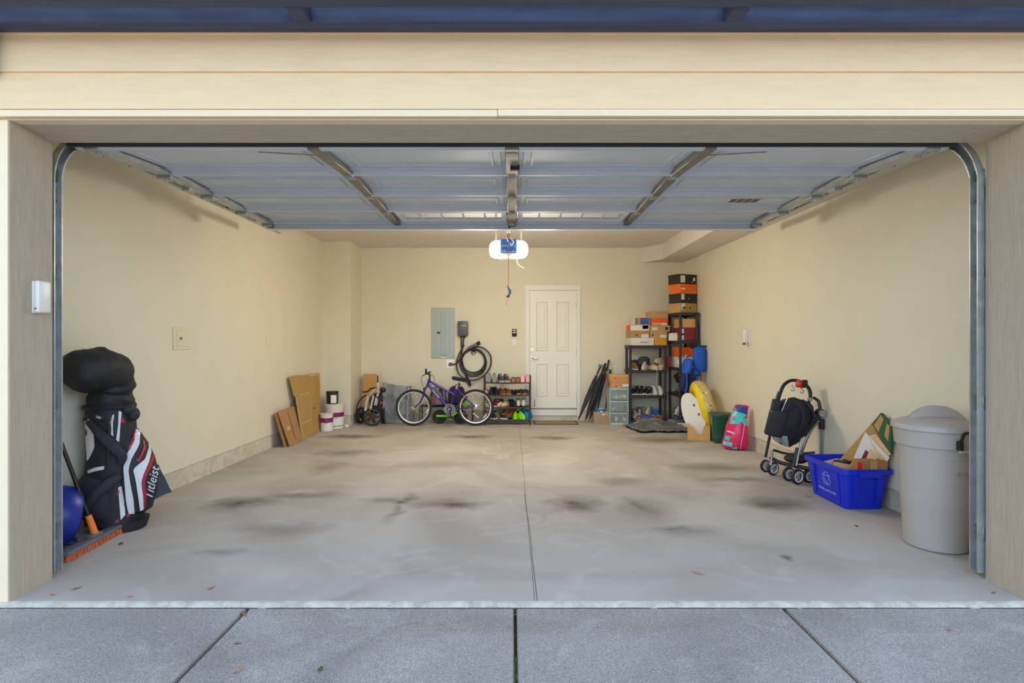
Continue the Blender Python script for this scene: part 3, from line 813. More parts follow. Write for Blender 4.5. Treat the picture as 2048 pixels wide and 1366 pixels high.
# lid grip, a raised arch across the lid
Mg = rotz(R(-14))
rings = []
for i in range(13):
    t = -1+2*i/12; x = .175*t; zt = .848+.078*(1-abs(t)**2.6); w = .026+.012*(abs(t)**3)
    zb = .835-.02*abs(t)
    rings.append([(x, -w-.012, zb), (x, -w, zt-.006), (x, -w+.006, zt), (x, w-.006, zt), (x, w, zt-.006), (x, w+.012, zb)])
B().loft(rings, M=Mg).build('lid_grip', m_can, tc_)
m_hand = mat('handle_black', (30,29,28), 0.4)
for (a0, nm) in ((R(277), 1), (R(97), 2)):
    Ma = rotz(a0)
    B().tube(bez([(.268,-.075,.70), (.285,-.078,.735), (.30,-.075,.775), (.305,-.06,.785), (.308,.0,.787), (.305,.06,.785), (.30,.075,.775), (.285,.078,.735), (.268,.075,.70)], 5), .0095, 8, M=Ma).build('bail_handle', m_hand, tc_)
    for y in (-.078, .078): B().rbox(.258, .292, y-.016, y+.016, .675, .735, .006, 2, Ma).build('handle_clip', m_hand, tc_)
    B().rbox(.255, .285, -.075, .075, .655, .675, .006, 2, Ma).build('handle_ledge', m_can, tc_)
def onring(a, z, r, lift):
    return (cos(a)*(r+lift), sin(a)*(r+lift), z)
def rr(z): return .222+(.243-.222)*(z-.30)/.365
# raised name plate frame with oval on the face turned to the door
def bow(z0, z1, a0, a1, lift, w, name):
    b = B()
    b.tube([onring(a0+(a1-a0)*i/14, z0, rr(z0), lift) for i in range(15)], w, 4); b.tube([onring(a0+(a1-a0)*i/14, z1, rr(z1), lift) for i in range(15)], w, 4)
    b.tube([onring(a0, z0+(z1-z0)*i/6, rr(z0+(z1-z0)*i/6), lift) for i in range(7)], w, 4); b.tube([onring(a1, z0+(z1-z0)*i/6, rr(z0+(z1-z0)*i/6), lift) for i in range(7)], w, 4)
    b.build(name, m_can, tc_)
bow(.43, .60, R(-114), R(-60), .000, .003, 'name_plate_frame')
B().tube([onring(R(-84)+R(14)*cos(2*pi*i/28), .52+.026*sin(2*pi*i/28), rr(.52), .001) for i in range(28)], .0022, 4, closed=True).build('logo_oval', m_can, tc_)
ang = R(-84); Mt = tr(cos(ang)*(rr(.52)+.004), sin(ang)*(rr(.52)+.004), .52) @ rotz(ang+R(90)) @ FACE
text_part('Rubbermaid', .024, m_can, tc_, Mt, depth=.002)
for s in (-1, 1):
    B().cyl(.05, -.014, .014, 20, rotz(R(-30)) @ tr(.205, s*.09, .052) @ rotx(R(90))).build('wheel', m_hand, tc_)
B().tube([(.205,-.1,.052), (.205,.1,.052)], .008, 8, M=rotz(R(-30))).build('axle', m_hand, tc_)

# recycling box
m_rblue = mat('recycling_blue', (16,44,196), 0.38, var=0.06)
rb = thing('recycling_box', 'bright blue plastic recycling box with white recycling emblem beside the trash can', 'recycling box', (2.845, 4.84, 0))
bx0, bx1, by0, by1 = -.165, .135, -.265, .235     # foot
tx0, tx1, ty0, ty1 = -.20, .175, -.315, .295      # rim
zr = .325
def rect(x0, x1, y0, y1, z, r=.03, n=4):
    out = []
    for (cx, cy, a) in ((x1-r, y1-r, 0), (x0+r, y1-r, pi/2), (x0+r, y0+r, pi), (x1-r, y0+r, 1.5*pi)):
        for i in range(n+1):
            t = a+pi/2*i/n; out.append((cx+r*cos(t), cy+r*sin(t), z))
    return out
def lerp(a, b, t): return a+(b-a)*t
def rl(t, g=0.0): return rect(lerp(bx0,tx0,t)+g, lerp(bx1,tx1,t)-g, lerp(by0,ty0,t)+g, lerp(by1,ty1,t)-g, .004+(zr-.004)*t if g == 0 else .012+(zr-.012)*t)
B().loft([rl(0), rl(.5), rl(.88), rl(1.0), rl(1.0, .006), rl(.5, .006), rl(0, .006)]).build('tub', m_rblue, rb)
rim = B()
ro = rect(tx0-.014, tx1+.014, ty0-.014, ty1+.014, zr, .04); ri = rect(tx0+.002, tx1-.002, ty0+.002, ty1-.002, zr, .03)
dn = lambda r_, z: [(p[0], p[1], z) for p in r_]
rim.loft([dn(ri, zr-.004), dn(ri, zr+.006), dn(ro, zr+.006), dn(ro, zr-.035), dn(rect(tx0-.009, tx1+.009, ty0-.009, ty1+.009, 0, .04), zr-.035), dn(ri, zr-.004)], caps=False)
rim.build('rim', m_rblue, rb)
for x in (-.10, .085): # ribs on the end
    B().add([(x-.02,by0-.012,.03),(x+.02,by0-.012,.03),(x+.028,ty0-.010,.285),(x-.028,ty0-.010,.285),(x-.02,by0+.02,.03),(x+.02,by0+.02,.03),(x+.028,ty0+.02,.285),(x-.028,ty0+.02,.285)], [(0,1,2,3),(7,6,5,4),(0,4,5,1),(1,5,6,2),(2,6,7,3),(3,7,4,0)]).build('rib', m_rblue, rb, smooth=False)
for y in (-.19, .17):
    B().add([(bx0-.010,y-.02,.03),(bx0-.010,y+.02,.03),(tx0-.008,y+.028,.285),(tx0-.008,y-.028,.285),(bx0+.02,y-.02,.03),(bx0+.02,y+.02,.03),(tx0+.02,y+.028,.285),(tx0+.02,y-.028,.285)], [(0,1,2,3),(7,6,5,4),(0,4,5,1),(1,5,6,2),(2,6,7,3),(3,7,4,0)]).build('rib', m_rblue, rb, smooth=False)
B().prism([(-.10,zr-.005),(.085,zr-.005),(.075,zr-.055),(-.09,zr-.055)], ty0-.026, ty0-.0, None).build('hand_grip', m_rblue, rb, smooth=False)
# emblem and lettering on the long side
m_prw = mat('print_pale', (176,190,236), 0.5, var=0)
xs_ = lambda z: lerp(bx0, tx0, (z-.004)/(zr-.004))
Ms = tr(xs_(.17)-.0045, -.03, .19) @ roty(R(-math.degrees(math.atan2(.035,.32)))) @ rotz(R(-90)) @ FACE
em = B()
for k in range(3):
    a = R(90+120*k)
    p = [(.062*cos(a+t), .062*sin(a+t)) for t in (-.45, .45)]
    q = [(.036*cos(a+t), .036*sin(a+t)) for t in (-.75, .75)]
    out = [p[0], p[1], q[1], q[0]]
    em.tube([(x, y, 0) for x, y in out], .0018, 4, closed=True, M=Ms)
    c = (.046*cos(a+R(60)), .046*sin(a+R(60))); s1 = .018
    em.tube([(c[0]+s1*cos(a+R(150)+2*pi*i/3), c[1]+s1*sin(a+R(150)+2*pi*i/3), 0) for i in range(3)], .0018, 4, closed=True, M=Ms)
em.build('recycling_emblem', m_prw, rb)
marks(17, .022, m_prw, rb, tr(xs_(.10)-.0035, -.03, .095) @ roty(R(-math.degrees(math.atan2(.035,.32)))) @ rotz(R(-90)) @ FACE, .26, seed=5)

# things in the recycling box (world coordinates)
m_kraft = mat('kraft_card', (188,146,84), 0.8, var=0.12, scale=8, bump=.05)
m_kraft2 = mat('kraft_card_dark', (168,122,70), 0.8, var=0.12, scale=8)
m_green = mat('print_green', (38,92,56), 0.6, var=0.1)
def slab(name, label, cat, quad, th, m, group=None):
    """flat piece with thickness from four corners"""
    q = [Vector(p) for p in quad]; c = sum(q, Vector())/4
    o = B().sheet(lambda u, v: (q[0]*(1-u)+q[1]*u)*(1-v)+(q[3]*(1-u)+q[2]*u)*v-c, 6, 6, th).build(name, m)
    o.location = c
    return tag(o, label, cat, group)
def sub(root, f0, f1, g0, g1, quad, th, m, name):
    q = [Vector(p) for p in quad]; c = sum(q, Vector())/4
    n = (q[1]-q[0]).cross(q[3]-q[0]).normalized()
    if n.y > 0: n = -n
    return B().sheet(lambda u, v: (q[0]*(1-(f0+(f1-f0)*u))+q[1]*(f0+(f1-f0)*u))*(1-(g0+(g1-g0)*v))+(q[3]*(1-(f0+(f1-f0)*u))+q[2]*(f0+(f1-f0)*u))*(g0+(g1-g0)*v)-c+n*(th/2+.0012), 4, 4, .0016).build(name, m, root)
Q = [at(1681,918,5.05), at(1764,942,4.63), at(1784,905,4.55), at(1752,838,4.73)]
bxf = slab('flattened_carton', 'flattened brown carton sticking up at the back of the recycling box', 'carton', Q, .012, m_kraft)
sub(bxf, .2, .45, .35, .6, Q, .012, mat('kraft_print', (140,112,58), .8), 'printed_panel')
Q2 = [at(1746,849,4.68), at(1784,907,4.50), at(1786,852,4.50), at(1764,826,4.62)]
gcar = slab('green_carton', 'green printed carton leaning behind the trash can above the recycling box', 'carton', Q2, .03, m_green)
sub(gcar, .08, .35, .1, .9, Q2, .03, m_kraft, 'tan_print_block'); sub(gcar, .62, .85, .3, .9, Q2, .03, m_kraft, 'tan_print_block')
m_paper = mat('paper_white', (226,220,214), 0.7, var=0.05)
Q3 = [at(1700,932,4.86), at(1760,950,4.63), at(1779,915,4.50), at(1731,864,4.74)]
pap = slab('paper_envelope', 'white printed paper envelope standing in the recycling box', 'envelope', Q3, .006, m_paper)
sub(pap, .25, .40, .30, .62, Q3, .006, mat('print_maroon', (120,40,60), .6), 'printed_mark'); sub(pap, .5, .65, .45, .62, Q3, .006, mat('print_black', (50,48,50), .6), 'printed_mark')
Q4 = [at(1736,872,4.71), at(1762,925,4.57), at(1782,908,4.51), at(1752,868,4.67)]
slab('manila_envelope', 'tan manila envelope behind the white envelope in the recycling box', 'envelope', Q4, .006, mat('manila', (222,184,138), .7, var=.06))
Q5 = [at(1722,945,4.70), at(1757,945,4.62), at(1752,915,4.56), at(1740,898,4.62)]
slab('cream_leaflet', 'cream leaflet with a ring print leaning on the white envelope', 'leaflet', Q5, .004, mat('cream_print', (226,198,146), .7, var=.1))
bb = thing('brown_carton', 'small brown carton lying at the near end inside the recycling box', 'carton', (2.88, 4.575, .285), R(-3))
B().rbox(-.125, .115, -.04, .04, .0, .115, .003, 1).build('carton_body', m_kraft2, bb)
B().box(-.02, .03, -.0415, -.039, .005, .112).build('tape', mat('tape_tan', (196,156,98), .4), bb)
B().box(-.121, -.085, -.0418, -.039, .04, .10).build('red_label', m_red, bb)
for i, (px, py, Y, lab, m, dim) in enumerate(((1662,925,5.0,'crumpled pale plastic packaging at the back of the recycling box', mat('pale_pack', (198,178,176), .4), (.09,.06,.04)),
        (1692,922,4.95,'dark brown crushed box in the middle of the recycling box', mat('dark_pack', (62,44,40), .6), (.11,.05,.035)),
        (1686,931,4.75,'pale brown crumpled paper at the left rim of the recycling box', mat('tan_pack', (196,152,110), .7), (.10,.07,.03)))):
    p = at(px, py, Y)
    b = B().rbox(-dim[0], dim[0], -dim[1], dim[1], -dim[2], dim[2], .012, 2, rotz(.5*i) @ roty(R(-18+20*i)))
    wrinkle(b, .02, 14, i*3)
    o = b.build('crumpled_packaging', m); o.location = p - Vector((0,0,.03)); tag(o, lab, 'packaging')

# umbrella stroller folded upright by the right wall
sr = thing('stroller', 'folded black baby stroller with grey seat patch and red clip on its handle', 'stroller', (2.75, 5.58, 0))
so = Vector((2.75, 5.58, 0))
m_fr = mat('stroller_frame_silver', (168,166,164), 0.35, 0.7); m_frb = mat('stroller_frame_black', (34,34,36), 0.4)
S = lambda px, py, Y: at(px, py, Y-max(0, px-1600)*.0045) - so
def tb(P, r, name, m=m_frb, n=6, seg=8, **k): return B().tube(bez(P, n) if len(P) > 2 else P, r, seg, **k).build(name, m, sr)
# handle arch
tb([S(1556,800,5.62), S(1561,785,5.62), S(1568,770,5.64), S(1582,761,5.66), S(1600,763,5.66), S(1614,772,5.64), S(1620,783,5.62), S(1621,796,5.6)], .0165, 'push_handle', m_rubber, 6, 10)
tb([S(1558,783,5.62), S(1552,800,5.62), S(1545,825,5.6)], .013, 'upper_tube'); tb([S(1621,790,5.6), S(1615,822,5.58), S(1609,850,5.55)], .012, 'upper_tube')
tb([S(1609,850,5.55), S(1600,890,5.52), S(1593,932,5.48)], .010, 'lower_tube', m_fr); tb([S(1607,842,5.55), S(1610,838,5.55)], .016, 'joint_sleeve', mat('label_cream', (220,210,180), .5))
tb([S(1604,858,5.54), S(1611,835,5.56)], .0125, 'warning_sleeve', MATS['label_cream'])
# second frame tube with round joint
tb([S(1627,795,5.68), S(1637,803,5.68), S(1641,822,5.68)], .015, 'fold_arm'); B().cyl(.042, -.02, .02, 22, Matrix.Translation(S(1640,826,5.66)) @ rotx(R(90))).build('joint_disc', m_frb, sr)
B().cyl(.032, -.024, .0, 22, Matrix.Translation(S(1640,826,5.66)) @ rotx(R(90)) @ tr(0,0,.045)).build('joint_cap', m_fr, sr)
B().cyl(.018, -.016, .016, 16, Matrix.Translation(S(1620,799,5.58)) @ rotx(R(90))).build('joint_button', m_fr, sr)
tb([S(1642,835,5.68), S(1643,870,5.70), S(1642,930,5.72)], .014, 'rear_leg', m_fr); B().rbox(-.022,.022,-.022,.022,-.05,.05,.008,2, Matrix.Translation(S(1643,848,5.68))).build('leg_clamp', m_frb, sr)
tb([S(1638,840,5.66), S(1622,860,5.62), S(1610,885,5.58), S(1600,915,5.54)], .015, 'seat_arm', m_fr); tb([S(1640,832,5.66), S(1628,843,5.62), S(1617,858,5.6), S(1608,872,5.58)], .022, 'arm_cover', m_blk2)
tb([S(1541,865,5.66), S(1536,890,5.68), S(1531,914,5.7)], .014, 'front_leg'); tb([S(1594,895,5.46), S(1590,915,5.45), S(1586,935,5.44)], .014, 'front_leg')
tb([S(1544,900,5.66), S(1543,920,5.66), S(1541,930,5.66)], .013, 'fork', m_fr)
tb([S(1541,915,5.7), S(1560,925,5.62), S(1590,932,5.5), S(1620,938,5.5)], .02, 'axle_bar', m_frb)
tb([S(1546,900,5.74), S(1580,908,5.7), S(1630,905,5.74)], .012, 'cross_bar')
# seat fabric: folded canopy and body
cn = B().loft([[tuple(S(px, py, 5.60 + dy)) for (px, py, dy) in r_] for r_ in (
   [(1548,800,-.06),(1565,790,-.09),(1590,786,-.09),(1612,793,-.06),(1628,805,.0),(1620,800,.08),(1590,790,.12),(1560,798,.08)],
   [(1537,822,-.09),(1562,815,-.15),(1592,812,-.15),(1618,818,-.09),(1634,826,.0),(1622,824,.10),(1590,815,.13),(1555,820,.1)],
   [(1534,850,-.10),(1560,852,-.17),(1590,850,-.17),(1612,850,-.10),(1624,850,.0),(1615,850,.10),(1585,848,.13),(1550,850,.1)],
   [(1536,868,-.08),(1558,880,-.15),(1582,878,-.15),(1604,872,-.09),(1612,868,.0),(1605,868,.10),(1580,866,.13),(1550,868,.1)],
   [(1548,885,-.06),(1562,898,-.12),(1578,904,-.12),(1596,895,-.06),(1602,885,.0),(1596,885,.08),(1575,885,.1),(1555,885,.08)])])
wrinkle(cn, .008, 14, 2)
def smoothed(mb, levels=2):
    me = bpy.data.meshes.new('tmp'); me.from_pydata(mb.v, [], mb.f)
    ob = bpy.data.objects.new('tmp', me); COL.objects.link(ob)
    md = ob.modifiers.new('s', 'SUBSURF'); md.levels = levels
    dg = bpy.context.evaluated_depsgraph_get(); dg.update()
    ev = ob.evaluated_get(dg).to_mesh()
    r_ = B().add([v.co.copy() for v in ev.vertices], [tuple(p.vertices) for p in ev.polygons])
    bpy.data.objects.remove(ob); bpy.data.meshes.remove(me)
    return r_
cn = smoothed(cn, 2); wrinkle(cn, .012, 16, 5)
cnv = bvh_of(cn, off=so)
cn.build('seat_fabric', m_blk, sr)
def sp(A, C, m, name, **k): return patch(cnv, A, C, k.get('nu', 8), k.get('nv', 5), k.get('th', .006), k.get('lift', .004), so, back=5.5).build(name, m, sr)
sp([(1547,870),(1574,872)], [(1556,893),(1578,898)], mat('grey_patch', (158,164,166), .6), 'seat_patch')
bg = B().rbox(-.085, .085, -.03, .03, -.13, .13, .025, 3, Matrix.Translation(S(1552,846,5.44)) @ roty(R(14)) @ rotz(R(-12)))
wrinkle(bg, .008, 14, 7); bg.build('handle_bag', m_blk, sr)
for (px, py) in ((1551,812), (1570,813)):
    B().rbox(-.036,.036,-.03,.03,-.065,.065,.012,2, Matrix.Translation(S(px, py, 5.46)) @ roty(R(12))).build('bag_pocket', m_blk2, sr)
tb([S(1540,822,5.42), S(1544,823,5.42)], .006, 'pocket_trim', m_fr); tb([S(1562,825,5.42), S(1575,796,5.42)], .005, 'pocket_trim', m_fr)
tb([S(1590,812,5.44), S(1575,825,5.43), S(1565,850,5.42), S(1560,875,5.44)], .015, 'harness_strap', m_blk2, flat=.4)
tb([S(1596,808,5.45), S(1604,820,5.44), S(1606,840,5.45), S(1598,862,5.46)], .012, 'canopy_rib', m_blk2)
tb([S(1605,800,5.5), S(1618,812,5.52), S(1628,828,5.56), S(1624,850,5.58)], .012, 'canopy_rib', m_blk2)
sp([(1562,850),(1567,848)], [(1560,858),(1565,862)], m_wht, 'care_tag', nu=3, nv=3)
B().cyl(.020, -.01, .01, 14, Matrix.Translation(S(1562,882,5.40)) @ rotx(R(90))).build('buckle', m_gpl, sr)
B().cyl(.011, -.014, .0, 12, Matrix.Translation(S(1562,882,5.385)) @ rotx(R(90))).build('buckle_button', m_fr, sr)
# basket and red clip
bk = smoothed(B().loft([[tuple(S(px, py, Y)) for (px, py, Y) in r_] for r_ in ([(1548,905,5.62),(1600,915,5.45),(1640,905,5.62),(1590,898,5.75)], [(1552,925,5.62),(1598,938,5.48),(1632,930,5.62),(1590,920,5.72)])]), 2)
bk.build('basket', m_blk, sr)
rc_ = B().rbox(-.038,.038,-.03,.02,-.036,.034,.01,2, Matrix.Translation(S(1600,768,5.60)) @ roty(R(6))).build('red_clip', mat('clip_red', (216,38,28), .35), sr)
for dx_ in (-.013, .013): B().ball(.008,.004,.013, tuple(S(1597,768,5.568)+Vector((dx_,0,0)))).build('clip_window', mat('clip_orange', (255,130,40), .3), rc_)
B().rbox(-.02,.02,-.03,.02,-.04,.036,.008,2, Matrix.Translation(S(1609,767,5.61))).build('clip_back', m_rubber, sr)
for (px, py) in ((1584,775), (1602,779)):
    tb([S(px,py-6,5.63), S(px+1,py-1,5.62), S(px+5,py+3,5.61), S(px+3,py+7,5.61), S(px-2,py+5,5.61)], .005, 'stroller_hook', m_galv)
# wheels: pairs of small castors
def wheel(px, py, Y, r, name='wheel'):
    p = S(px, py, Y); p.z = r
    M_ = Matrix.Translation(p) @ rotz(R(20)) @ rotx(R(90))
    w = B().lathe([(.58*r,-.016),(.9*r,-.018),(r,-.010),(r,.010),(.9*r,.018),(.58*r,.016)], 28, M_).lathe([(.58*r,.016),(.55*r,.0),(.58*r,-.016)], 28, M_).build(name, m_rubber, sr)
    B().lathe([(.74*r,.017),(.72*r,.020),(.58*r,.019),(.55*r,.012)], 28, M_).build('wheel_rim', MATS['label_cream'] if False else m_wht, w)
    h = B().cyl(.25*r, .006, .018, 12, M_)
    for i in range(6):
        a = pi/3*i; h.tube([(.1*r*cos(a), .1*r*sin(a), .010), (.58*r*cos(a), .58*r*sin(a), .010)], .006, 5, M=M_)
    h.build('wheel_hub', m_galv, w)
wheel(1546,935,5.75,.066); wheel(1531,930,5.90,.062); wheel(1595,952,5.38,.072); wheel(1577,945,5.52,.066); wheel(1617,948,5.52,.064)
# ================================================================== WALL FITTINGS
m_plate = mat('plate_white', (234,230,220), 0.35, var=0.02)
m_ivory = mat('plate_ivory', (226,214,186), 0.4, var=0.03)
def wallbox(name, label, cat, px0, px1, py0, py1, d, m, Y=YB):
    a = at(px0, py0, Y); c = at(px1, py1, Y)
    r = thing(name, label, cat, ((a.x+c.x)/2, Y, c.z))
    w, h = c.x-a.x, a.z-c.z
    return r, w, h
# electric panel
ep, w, h = wallbox('breaker_panel', 'grey metal electrical breaker panel on the back wall', 'electrical panel', 863, 909.5, 615.5, 716.5, .02, None)
m_pan = mat('panel_grey', (170,180,178), 0.42, 0.25, var=0.06, scale=3)
B().rbox(-w/2, w/2, -.018, .0, 0, h, .003, 1).build('cover', m_pan, ep)
dr = B().rbox(-w*.30, w*.28, -.026, -.018, h*.085, h*.915, .002, 1).build('panel_door', m_pan, ep)
for x in (-.075*w, .08*w): B().box(x-.0015, x+.0015, -.0275, -.0255, h*.09, h*.91).build('seam', mat('seam_grey', (110,114,112), .6), dr)
B().rbox(-w*.25, -w*.12, -.032, -.025, h*.485, h*.52, .002, 1).build('latch', m_rubber, dr)
for z in (.17, .5, .83): B().tube([(w*.285,-.026,h*z-.02), (w*.285,-.026,h*z+.02)], .005, 6).build('hinge', m_galv, ep)
B().box(-w*.10, w*.16, -.0195, -.018, h*.008, h*.055).build('rating_label', mat('label_grey', (214,212,204), .5), ep)
B().box(-w*.10, w*.16, -.0205, -.0195, h*.045, h*.055).build('label_print', m_rubber, ep)
for (sx_, z) in ((-.44,.03),(.44,.03),(.44,.5)): B().cyl(.006, 0, .004, 8, tr(sx_*w, -.018, z*h) @ rotx(R(90))).build('screw', m_galvd, ep)
# charger box
cg, w, h = wallbox('car_charger', 'dark grey wall charger box with two black cables below', 'charger', 916.5, 936.5, 642.5, 672, .1, None)
m_chg = mat('charger_grey', (92,90,92), 0.45, var=0.08)
B().rbox(-w/2, w/2, -.10, .0, 0, h, .012, 2).build('case', m_chg, cg)
text_part('wallbox', .032, m_pt, cg, tr(.012, -.1012, h*.70) @ FACE, shear=.2)
for k in range(3): B().add([(0,0,0),(.006,0,0),(.024,0,.03),(.018,0,.03)], [(0,1,2,3)], tr(-.005+k*.022, -.1008, h*.80)).build('logo_slash', mat('slash_grey', (140,140,146), .5), cg, smooth=False)
for x in (-.03, .022): B().cyl(.018, -.03, .0, 12, tr(x, -.05, 0)).build('cable_gland', m_rubber, cg)
m_cab = mat('cable_black', (48,46,44), 0.5, var=.1)
ch = thing('charging_cable', 'thick black charging cable coiled on a wall hook below the charger', 'cable', at(947, 722, YB))
co = at(947, 722, YB)
C = lambda px, py, d=.05: at(px, py, YB-d) - co
def cc(P, name='cable', r=.0125, d=None): return B().tube(bez(P, 10), r, 8).build(name, m_cab, ch)
base = [C(928,672), C(926,690), C(923,708), C(925,725), C(932,748), C(939,762), C(941,771), C(937,768), C(932,752), C(928,737)]
cc(base)
for k, (rx, rz, dx_, dz_) in enumerate(((.195,.195,0,0), (.21,.215,-.005,-.015), (.222,.235,.0,-.025))):
    B().tube([(dx_+rx*cos(2*pi*i/40), -.04-.022*k, dz_+rz*sin(2*pi*i/40)) for i in range(40)], .0125, 8, closed=True).build('coil', m_cab, ch)
cc([C(928,690,.1), C(917,712,.1), C(913,730,.1), C(918,748,.1), C(933,759,.1), C(952,760,.1), C(970,749,.1), C(981,731,.1), C(981,712,.1), C(972,700,.1), C(960,694,.1), C(948,694,.1)])
B().cyl(.036, -.03, .02, 18, Matrix.Translation(C(947,704,.04)) @ rotx(R(90))).rbox(-.03,.03,-.03,.03,-.01,.05,.008,2, Matrix.Translation(C(947,698,.04))).build('wall_hook', m_rubber, ch)
B().rbox(-.016,.016,-.012,.012,-.014,.014,.004,1, Matrix.Translation(C(947,706,.085))).build('hook_emblem', mat('emblem_pale', (200,204,210), .4), ch)
B().tube([C(932,700,.12), C(940,694,.13), C(950,690,.13), C(955,687,.13)], [.015,.022,.026,.024], 10).build('connector_grip', mat('connector_grey', (116,112,112), .45), ch)
B().tube([C(954,688,.13), C(960,685,.13)], .032, 12).build('connector_head', m_rubber, ch)
so_ = thing('power_outlet', 'white square power outlet with dark grey round plug under the breaker panel', 'outlet', at(900.7, 736.5, YB))
B().rbox(-.068, .068, -.008, 0, 0, .142, .004, 1).build('cover_plate', mat('plate_bright', (250,250,252), .35, var=0), so_)
B().lathe([(0,.05), (.03,.048), (.042,.03), (.042,0)], 18, tr(.01, -.008, .07) @ rotx(R(90)) @ Matrix.Diagonal((1,.7,1,1))).build('plug', m_chg, so_)
B().tube(bez([(.045,-.045,.066), (.075,-.05,.072), (.12,-.05,.09), (.17,-.05,.17), (.20,-.05,.28), (.193,-.05,.42), (.192,-.05,.555)], 8), .0105, 8).build('plug_cable', m_cab, so_)
# door opener wall control, switches, sockets
kp, w, h = wallbox('wall_control', 'small black opener control with white buttons left of the door', 'wall control', 1024, 1033.3, 658, 673, .02, None)
B().rbox(-w/2, w/2, -.022, 0, 0, h, .006, 2).build('case', m_rubber, kp)
B().rbox(-w*.32, w*.32, -.027, -.02, h*.45, h*.62, .003, 1).build('button', m_plate, kp); B().rbox(-w*.32, w*.32, -.027, -.02, h*.74, h*.88, .003, 1).build('button', m_plate, kp)
def plate(name, label, cat, px0, px1, py0, py1, m=m_plate, kind='switch'):
    r, w, h = wallbox(name, label, cat, px0, px1, py0, py1, .01, None)
    B().rbox(-w/2, w/2, -.007, 0, 0, h, .002, 1).build('cover_plate', m, r)
    if kind == 'switch': B().rbox(-w*.22, w*.22, -.013, -.005, h*.28, h*.72, .002, 1).build('rocker', m, r)
    else:
        for z in (.3, .68): B().rbox(-w*.22, w*.22, -.010, -.005, h*(z-.12), h*(z+.12), .004, 1).build('socket', m, r)
    return r
plate('light_switch', 'white rocker light switch below the black opener control', 'switch', 1024, 1032.5, 678, 691)
plate('wall_socket', 'white wall socket seen behind the shoe rack', 'outlet', 1024, 1032, 790, 799, kind='socket')
# left wall: access panel and small socket
def onleft(px, py):
    # intersection with the left wall plane
    k = (px-1024)/FPX; Y = (-3.02-0.011*9.72)/(k-0.011); return Vector((k*Y, Y, CAMZ-(py-683)/FPX*Y))
a = onleft(345, 700); c = onleft(381, 655)
ang_l = math.atan2(c.y-a.y, c.x-a.x)
ap = thing('access_panel', 'square cream access panel with round key lock on the left wall', 'access panel', a, ang_l)
wl = (Vector((c.x, c.y))-Vector((a.x, a.y))).length; hl = .21
hl = c.z-a.z if c.z > a.z else .2
B().rbox(0, wl, -.008, 0, 0, hl, .003, 1).build('frame', m_ivory, ap)
B().rbox(wl*.16, wl*.84, -.013, -.006, hl*.14, hl*.86, .003, 1).build('hatch', m_ivory, ap)
B().cyl(.012, 0, .016, 12, tr(wl*.36, -.008, hl*.5) @ rotx(R(90))).build('key_lock', m_galvd, ap)
a = onleft(531.5, 692); c = onleft(538.5, 674)
ls = thing('wall_socket', 'small ivory wall socket on the left wall', 'outlet', a, math.atan2(c.y-a.y, c.x-a.x))
wl = .075; hl = .12
B().rbox(0, wl, -.006, 0, 0, hl, .002, 1).build('cover_plate', m_ivory, ls)
for z in (.3, .7): B().rbox(.022, .053, -.010, -.005, hl*z-.016, hl*z+.016, .004, 1).build('socket', m_plate, ls)
# right wall: white device
def onright(px, py):
    k = (px-1024)/FPX; Y = (2.935+0.022*9.72)/(k+0.022); return Vector((k*Y, Y, CAMZ-(py-683)/FPX*Y))
a = onright(1498, 690)
wd = thing('wall_dispenser', 'narrow white device mounted on the right wall near the shelves', 'wall device', a, R(-90))
B().rbox(-.06, .05, -.012, 0, -.01, .19, .003, 1).build('back_plate', m_plate, wd)
B().rbox(-.045, .04, -.07, -.010, .03, .20, .012, 2).build('cover', m_plate, wd)
B().rbox(-.02, .02, -.075, -.05, .0, .03, .004, 1).build('nozzle', m_gpl, wd)
# keypad box on the left jamb
kb = thing('keypad_box', 'white flip cover keypad fixed to the left door jamb', 'keypad', (JL+.006, 3.13, at(0,627,3.13).z), R(90))
B().rbox(-.043, .043, -.012, 0, 0, .175, .004, 1).build('back_plate', m_plate, kb)
B().rbox(-.045, .045, -.042, -.010, .002, .178, .012, 3).build('flip_cover', m_plate, kb)
B().box(-.046, -.04, -.03, -.02, .02, .03).build('thumb_notch', m_gpl, kb)

# ================================================================== BACK LEFT CORNER
# flattened cardboard on the left wall
def board(name, label, quad, th, m):
    q = [Vector(p) for p in quad]; c = (q[0]+q[1])/2; c.z = 0
    r = thing(name, label, 'cardboard', c)
    n = (q[1]-q[0]).cross(q[3]-q[0]).normalized()
    if n.x < 0: n = -n
    f = lambda u, v: (q[0]*(1-u)+q[1]*u)*(1-v)+(q[3]*(1-u)+q[2]*u)*v-c
    B().sheet(f, 8, 8, th).build('board', m, r)
    def strip(u0, u1, v0, v1, mm, nm): B().sheet(lambda u, v: f(u0+(u1-u0)*u, v0+(v1-v0)*v)+n*(th/2+.002), 3, 3, .002).build(nm, mm, r)
    return r, strip
m_card = mat('cardboard_ochre', (188,148,82), 0.8, var=0.10, scale=6)
m_cardb = mat('cardboard_brown', (178,134,88), 0.8, var=0.10, scale=6)
m_tape = mat('torn_tape', (206,190,164), 0.5, var=.2, scale=40)
m_mark = mat('marker_red', (170,70,40), .7)
t1, s1 = board('flattened_box', 'tall ochre flattened cardboard box with torn tape leaning on left wall', [(-2.885,7.84,.004), (-2.90,8.62,.004), (-3.0,8.86,.86), (-3.0,7.92,.87)], .012, m_card)
